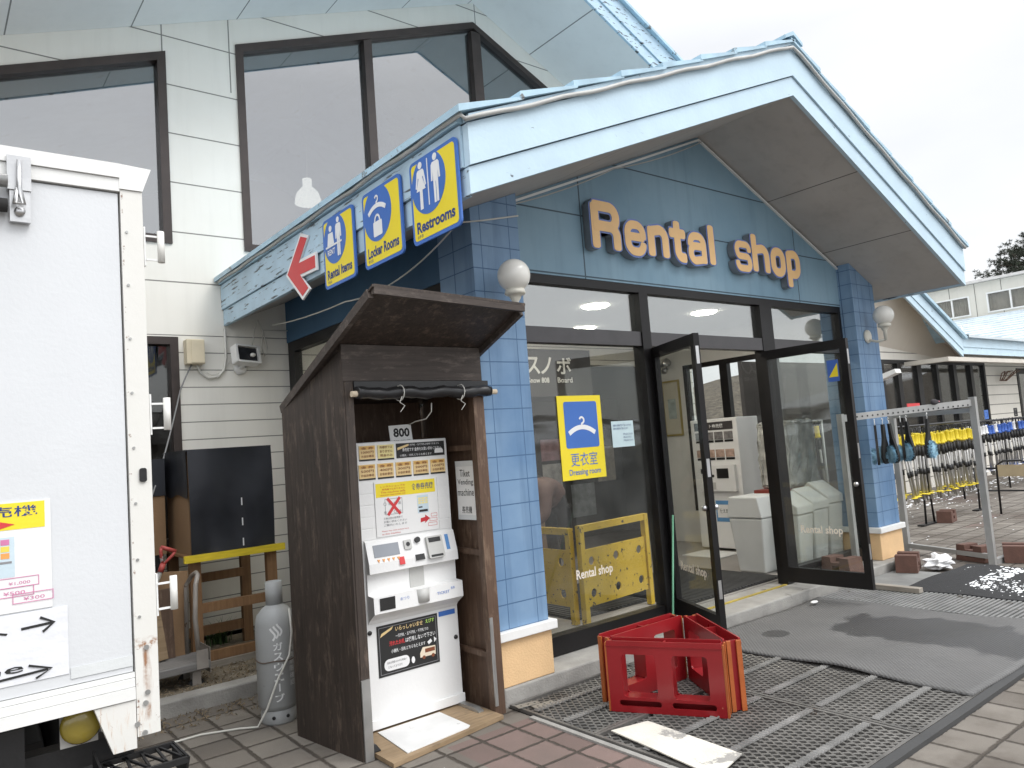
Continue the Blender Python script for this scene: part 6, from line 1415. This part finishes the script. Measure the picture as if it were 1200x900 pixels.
for j, z in enumerate((1.50, 1.28)):
    for k in range(4):
        u = -6.13+.145*k; bm = BM(); poly(bm, f_, rect(u, u+.125, z, z+.095), 0, .006); b_ = obj('button', bm, (M('button_grey_picture', (.20, .19, .19), .5, var=.4, vs=20) if j == 0 else M('button_tan_picture', (.45, .32, .26), .5, var=.4, vs=20)), v2)
        bm = BM(); poly(bm, f_, rect(u, u+.125, z-.035, z-.008), 0, .004); obj('button_lip', bm, MD, b_)
bm = BM(); poly(bm, f_, rect(-6.10, -5.56, .86, 1.18), 0, .05); pn = obj('control_panel', bm, MW, v2)
for nm, rr_, m_ in (('bill_slot', rect(-5.82, -5.65, 1.02, 1.14), MD), ('screen', rect(-6.06, -5.93, 1.08, 1.14), MD), ('coin_slot', circ(-5.88, 1.05, .018, 12), MD), ('tray', rect(-6.02, -5.85, .885, .97), MG)):
    bm = BM(); poly(bm, f_, rr_, .051, .056); obj(nm, bm, m_, pn)
bm = BM(); poly(bm, f_, rect(-5.92, -5.60, .48, .74), 0, .002); nt = obj('notice', bm, M('notice_blue', (.12, .30, .55), .5), v2)
bm = BM(); poly(bm, f_, rect(-5.90, -5.62, .53, .69), .0025, .003); obj('notice_field', bm, PAPER, nt)
bm = BM(); text(bm, f_, '使えません', -5.86, -5.66, .585, .64, .0035, .004, bold=.01); obj('lettering', bm, INK, nt)
tag(obj('white_board', B(7.35, 7.80, 5.55, 6.1, .122, .13), PAPER), 'white board on the floor before the tall white ticket machine', 'board')
# litter bins
BIN = M('bin_white_plastic', (.66, .67, .65), .4, var=.04, coat=.1)
def bin_(x, y, w_, d_, h, rz, lab, slant=True):
    t = thing('litter_bin', lab, 'bin', (x, y, .121), 'pale plastic litter bins inside the porch')
    def q(a, z): return [(-w_/2*a, -d_/2*a), (w_/2*a, -d_/2*a), (w_/2*a, d_/2*a), (-w_/2*a, d_/2*a)]
    M_ = Matrix.Translation((x, y, .121)) @ Matrix.Rotation(R(rz), 4, 'Z')
    bm = BM(); lo_ = [bm.verts.new((*p, 0)) for p in q(.78, 0)]; hi_ = [bm.verts.new((*p, h*.72)) for p in q(1, 0)]
    bm.faces.new(list(reversed(lo_))); bm.faces.new(hi_)
    for k in range(4): bm.faces.new((lo_[k-1], lo_[k], hi_[k], hi_[k-1]))
    es = list(bm.edges); bmesh.ops.bevel(bm, geom=es, offset=.02, segments=2, affect='EDGES', profile=.5); bmesh.ops.transform(bm, matrix=M_, verts=bm.verts); obj('tub', bm, BIN, t)
    bm = BM(); wv = w_/2*1.06; dv_ = d_/2*1.06; z0 = h*.725
    if slant: prism(bm, [(-dv_, z0), (dv_, z0), (dv_, z0+.06), (0.02, h), (-dv_*.98, z0+.08)], 'x', -wv, wv)
    else: prism(bm, [(-dv_, z0), (dv_, z0), (dv_*.8, h), (-dv_*.8, h)], 'x', -wv, wv)
    es = list(bm.edges); bmesh.ops.bevel(bm, geom=es, offset=.012, segments=2, affect='EDGES', profile=.5); bmesh.ops.transform(bm, matrix=M_, verts=bm.verts); obj('lid', bm, BIN, t)
    return t
bin_(6.93, 4.72, .40, .40, .78, 0, 'round shouldered white bin in the doorway behind the open door', False)
b1 = bin_(7.10, 4.44, .30, .38, .80, 0, 'pale bin behind glass, nearest the doorway'); b2 = bin_(7.44, 4.46, .30, .38, .82, 0, 'pale bin behind glass, between two others'); b3 = bin_(7.78, 4.48, .30, .38, .86, 0, 'pale bin behind glass with a recycling mark, nearest the far pillar')
bm = BM(); f_ = FY(4.325)
poly(bm, f_, [(7.78, .45), (7.86, .45), (7.86, .53), (7.82, .57), (7.78, .53)], 0, .002); obj('mark', bm, SWHITE, b3)
bm = BM(); poly(bm, f_, rect(7.77, 7.87, .33, .41), 0, .002); obj('label_patch', bm, M('label_teal', (.06, .20, .24), .5), b3)
t = thing('table', 'red table behind the bins holding a wrapped grey machine', 'table', (8.0, 5.05, .12))
obj('tabletop', B(7.5, 8.33, 4.68, 5.10, .86, .90), M('red_table', (.28, .06, .045), .5), t)
for x in (7.53, 8.30):
    for y in (4.71, 5.07): obj('leg', B(x-.02, x+.02, y-.02, y+.02, .121, .859), BLACK, t)
bm = BM(); box(bm, 7.62, 8.24, 4.70, 5.08, .902, 1.66, bev=.05); bmesh.ops.subdivide_edges(bm, edges=bm.edges[:], cuts=6, use_grid_fill=True); r2 = random.Random(6)
for v in bm.verts:
    if v.co.z > .92: v.co += Vector((r2.gauss(0, .010), r2.gauss(0, .012), r2.gauss(0, .008)))
tag(obj('wrapped_machine', bm, M('cloudy_plastic_wrap', (.46, .46, .43), .18, var=.35, vs=6, bump=.8, bs=14, coat=.6)), 'bulky grey machine wrapped in crinkled clear plastic on the red table', 'machine')
# things on the side wall and in the hall
t = thing('framed_poster', 'tall narrow gold framed poster on the porch side wall', 'poster', (8.35, 6.8, 1.6)); f_ = FX(8.258)
f_ = FX(8.355)
bm = BM(); frame_rect(bm, f_, -7.02, -6.70, 1.58, 2.36, .025, 0.001, .02); obj('frame', bm, M('gold_frame', (.42, .33, .10), .45, metal=.3), t)
bm = BM(); poly(bm, f_, rect(-6.995, -6.725, 1.605, 2.335), .001, .006); obj('print', bm, M('aged_print', (.58, .54, .44), .7, var=.06), t)
bm = BM(); poly(bm, f_, rect(-6.93, -6.79, 1.82, 2.10), .007, .008); obj('print_field', bm, M('print_grey_green', (.38, .44, .42), .7, var=.3, vs=12), t)
t = thing('wall_spot_lamp', 'chrome spot lamp on the porch side wall above the poster', 'lamp', (8.3, 6.85, 2.5))
bm = BM(); lathe(bm, [(0, 0), (.06, 0), (.05, .03), (0, .035)], (8.355, 6.95, 2.52), axis=(-1, 0, 0)); tube(bm, [(8.33, 6.95, 2.52), (8.24, 6.90, 2.54)], .012); obj('mount', bm, STEEL, t)
bm = BM(); lathe(bm, [(0, -.12), (.03, -.11), (.045, 0), (.06, .10), (0, .09)], (8.22, 6.84, 2.58), axis=(-.2, -.85, .25)); obj('head', bm, STEEL, t)
hs_ = thing('hall_sign', 'dark hanging board lettered for snowboards inside the porch', 'sign', (6.3, 7.1, 2.2)); f_ = FY(7.10)
bm = BM(); poly(bm, f_, rect(5.55, 7.05, 2.20, 2.80), -.03, 0); obj('board', bm, M('sign_charcoal', (.045, .042, .042), .6), hs_)
bm = BM(); text(bm, f_, 'ス', 5.93, 6.16, 2.48, 2.70, .001, .003, bold=.02); text(bm, f_, 'ノ', 6.17, 6.36, 2.48, 2.70, .001, .003, bold=.02); text(bm, f_, 'ボ', 6.44, 6.70, 2.48, 2.70, .001, .003, bold=.02); text(bm, f_, 'Snow 808', 5.95, 6.30, 2.37, 2.44, .001, .003, bold=.02); text(bm, f_, 'Board', 6.44, 6.70, 2.37, 2.44, .001, .003, bold=.02); obj('lettering', bm, M('sign_grey_white', (.70, .70, .68), .6), hs_)
hy2 = FY(8.6); pb = thing('poster_board', 'dark board with pink and white posters standing in the hall', 'board', (7.5, 8.6, .12))
obj('panel', B(6.1, 9.1, 8.61, 8.65, .122, 2.25), M('board_dark', (.06, .055, .05), .7), pb)
for k, (x, z, w_, h_, c) in enumerate(((6.3, 1.1, .4, .5, (.45, .30, .30)), (6.85, 1.2, .35, .55, (.55, .55, .52)), (7.35, 1.35, .40, .32, (.50, .28, .30)), (7.35, .80, .38, .50, (.62, .60, .57)), (7.95, 1.1, .45, .6, (.35, .42, .38)), (8.5, .95, .4, .55, (.55, .50, .42)), (7.9, .45, .5, .5, (.30, .32, .33)))):
    bm = BM(); poly(bm, hy2, rect(x, x+w_, z, z+h_), 0, .006); obj('poster', bm, M('hall_poster_%d' % k, c, .6, var=.35, vs=7), pb)
t = thing('hall_counter', 'wooden hall counter with pale top behind the left glass', 'counter', (5.2, 7.6, .12))
obj('top', B(4.3, 5.7, 6.55, 7.0, 1.02, 1.06), M('pale_wood', (.50, .40, .26), .5), t); obj('front', B(4.34, 5.66, 6.60, 6.95, .121, 1.019), M('counter_brown', (.20, .13, .08), .6, var=.2), t)
t = thing('clothes_rail', 'rail of dark ski wear inside the hall', 'clothes rail', (4.6, 8.6, .12))
bm = BM(); tube(bm, [(3.6, 8.6, 1.65), (5.8, 8.6, 1.65)], .02, 8); tube(bm, [(3.62, 8.6, .12), (3.62, 8.6, 1.65)], .02, 8); tube(bm, [(5.78, 8.6, .12), (5.78, 8.6, 1.65)], .02, 8); obj('rail', bm, GALV, t)
for k in range(12):
    c = random.Random(k).choice(((.03, .04, .07), (.10, .03, .03), (.03, .06, .05), (.12, .11, .10), (.02, .02, .02)))
    bm = BM(); x = 3.75+.165*k; prism(bm, [(-.22, .55), (.22, .55), (.24, 1.4), (.08, 1.6), (-.08, 1.6), (-.24, 1.4)], 'x', x, x+.10); bmesh.ops.translate(bm, verts=bm.verts, vec=(0, 8.6, 0)); obj('jacket', bm, M('jacket_%d' % (k % 5), c, .8, var=.3), t)
for x, y in ((1, 9), (4, 9), (7, 9), (4, 12), (7, 12)):  # glowing strips added to lift the dark hall, no known fittings
    t = thing('added_hall_light', 'white strip light added to brighten the hall', 'lamp', (x, y, 3.2), 'added lights brightening the hall')
    obj('tube', B(x-.6, x+.6, y-.06, y+.06, 3.2, 3.24), M('added_hall_glow', (.9, .9, .9), .5, emit=(1, .97, .9, 1.6)), t); obj('housing', B(x-.62, x+.62, y-.09, y+.09, 3.241, 3.30), WHITEP, t)
for lab, x0, x1, y0, y1 in (('dark ribbed floor mat inside the porch below the yellow barrier', 4.3, 5.6, 4.75, 5.9), ('dark ribbed floor mat just inside the doorway', 5.2, 6.7, 4.33, 5.6)):
    t = thing('floor_mat', lab, 'mat', ((x0+x1)/2, (y0+y1)/2, .121)); obj('base', B(x0, x1, y0, y1, .1225, .128), RUBBER, t); bm = BM(); n_ = int((x1-x0)/.05)
    for k in range(n_): box(bm, x0+.01+.05*k, x0+.035+.05*k, y0+.01, y1-.01, .1285, .140)
    tag(obj('rib', bm, M('mat_rib_grey', (.06, .06, .06), .7), t), kind='stuff')
tag(obj('threshold_strip', B(4.81, 6.41, 4.10, 4.13, .1155, .124), M('worn_yellow_strip', (.40, .30, .06), .7, var=.3)), 'worn yellow threshold strip on the step in the doorway', 'strip')

# person bending over the counter inside
def skin(name, pts, edges, m, parent, rad, lev=2):
    me = bpy.data.meshes.new(name); me.from_pydata([Vector(p)-BASE.get(parent.name, Vector()) for p in pts], edges, []); o = bpy.data.objects.new(name, me); COL.objects.link(o)
    sk = o.modifiers.new('skin', 'SKIN'); 
    if not me.skin_vertices: 
        bpy.context.view_layer.objects.active = o; bpy.ops.mesh.customdata_skin_add()
    for k, r in enumerate(rad): me.skin_vertices[0].data[k].radius = (r, r) if not isinstance(r, tuple) else r
    me.skin_vertices[0].data[0].use_root = True
    ss = o.modifiers.new('sub', 'SUBSURF'); ss.levels = lev; ss.render_levels = lev
    dg = bpy.context.evaluated_depsgraph_get(); dg.update(); nm = bpy.data.meshes.new_from_object(o.evaluated_get(dg)); bpy.data.objects.remove(o); nm.name = name
    nm.materials.clear(); nm.materials.append(m)
    for p in nm.polygons: p.use_smooth = True
    o = bpy.data.objects.new(name, nm); COL.objects.link(o); o.parent = parent; return o
px, py, pz = 5.35, 6.05, .121
pe = thing('person', 'person in a brown padded jacket bending forward inside the porch', 'person', (px, py, pz))
SK = M('skin_tone', (.45, .28, .20), .55, var=.05)
V_ = [(px, py, .98), (px-.14, py, 1.12), (px-.30, py, 1.18), (px-.42, py, 1.17), (px-.50, py, 1.13), (px-.60, py, 1.10),
      (px-.01, py-.10, .92), (px-.03, py-.11, .55), (px+.02, py-.11, .18), (px-.10, py-.12, .15), (px-.01, py+.10, .92), (px-.02, py+.11, .55), (px+.03, py+.11, .18), (px-.09, py+.12, .15),
      (px-.36, py-.20, 1.13), (px-.42, py-.25, .90), (px-.60, py-.18, .80), (px-.68, py-.16, .79), (px-.36, py+.20, 1.13), (px-.42, py+.25, .90), (px-.60, py+.18, .80), (px-.68, py+.16, .79)]
E_ = [(0, 1), (1, 2), (2, 3), (3, 4), (4, 5), (0, 6), (6, 7), (7, 8), (8, 9), (0, 10), (10, 11), (11, 12), (12, 13), (3, 14), (14, 15), (15, 16), (16, 17), (3, 18), (18, 19), (19, 20), (20, 21)]
R_ = [.13, .13, .15, .12, .055, .10, .09, .065, .05, .045, .09, .065, .05, .045, .06, .05, .035, .03, .06, .05, .035, .03]
skin('body', V_, E_, M('dark_trousers', (.018, .018, .02), .8), pe, R_)
JK = M('brown_padded_jacket', (.13, .075, .065), .6, var=.15, vs=10, bump=.3, bs=20)
skin('jacket', [(px+.02, py, .96), (px-.13, py, 1.13), (px-.30, py, 1.20), (px-.43, py, 1.17), (px-.36, py-.22, 1.13), (px-.42, py-.27, .90), (px-.56, py-.20, .81), (px-.36, py+.22, 1.13), (px-.42, py+.27, .90), (px-.56, py+.20, .81)], [(0, 1), (1, 2), (2, 3), (2, 4), (4, 5), (5, 6), (2, 7), (7, 8), (8, 9)], JK, pe, [.17, .17, .19, .13, .085, .07, .05, .085, .07, .05])
bm = BM(); sphere(bm, (px-.62, py, 1.10), .108, 20, 14, 1.1); sphere(bm, (px-.72, py, 1.07), .018, 8, 6); obj('head', bm, SK, pe)
bm = BM(); sphere(bm, (px-.60, py, 1.125), .116, 20, 14, 1.08); obj('hair', bm, M('dark_hair', (.015, .012, .01), .6), pe)
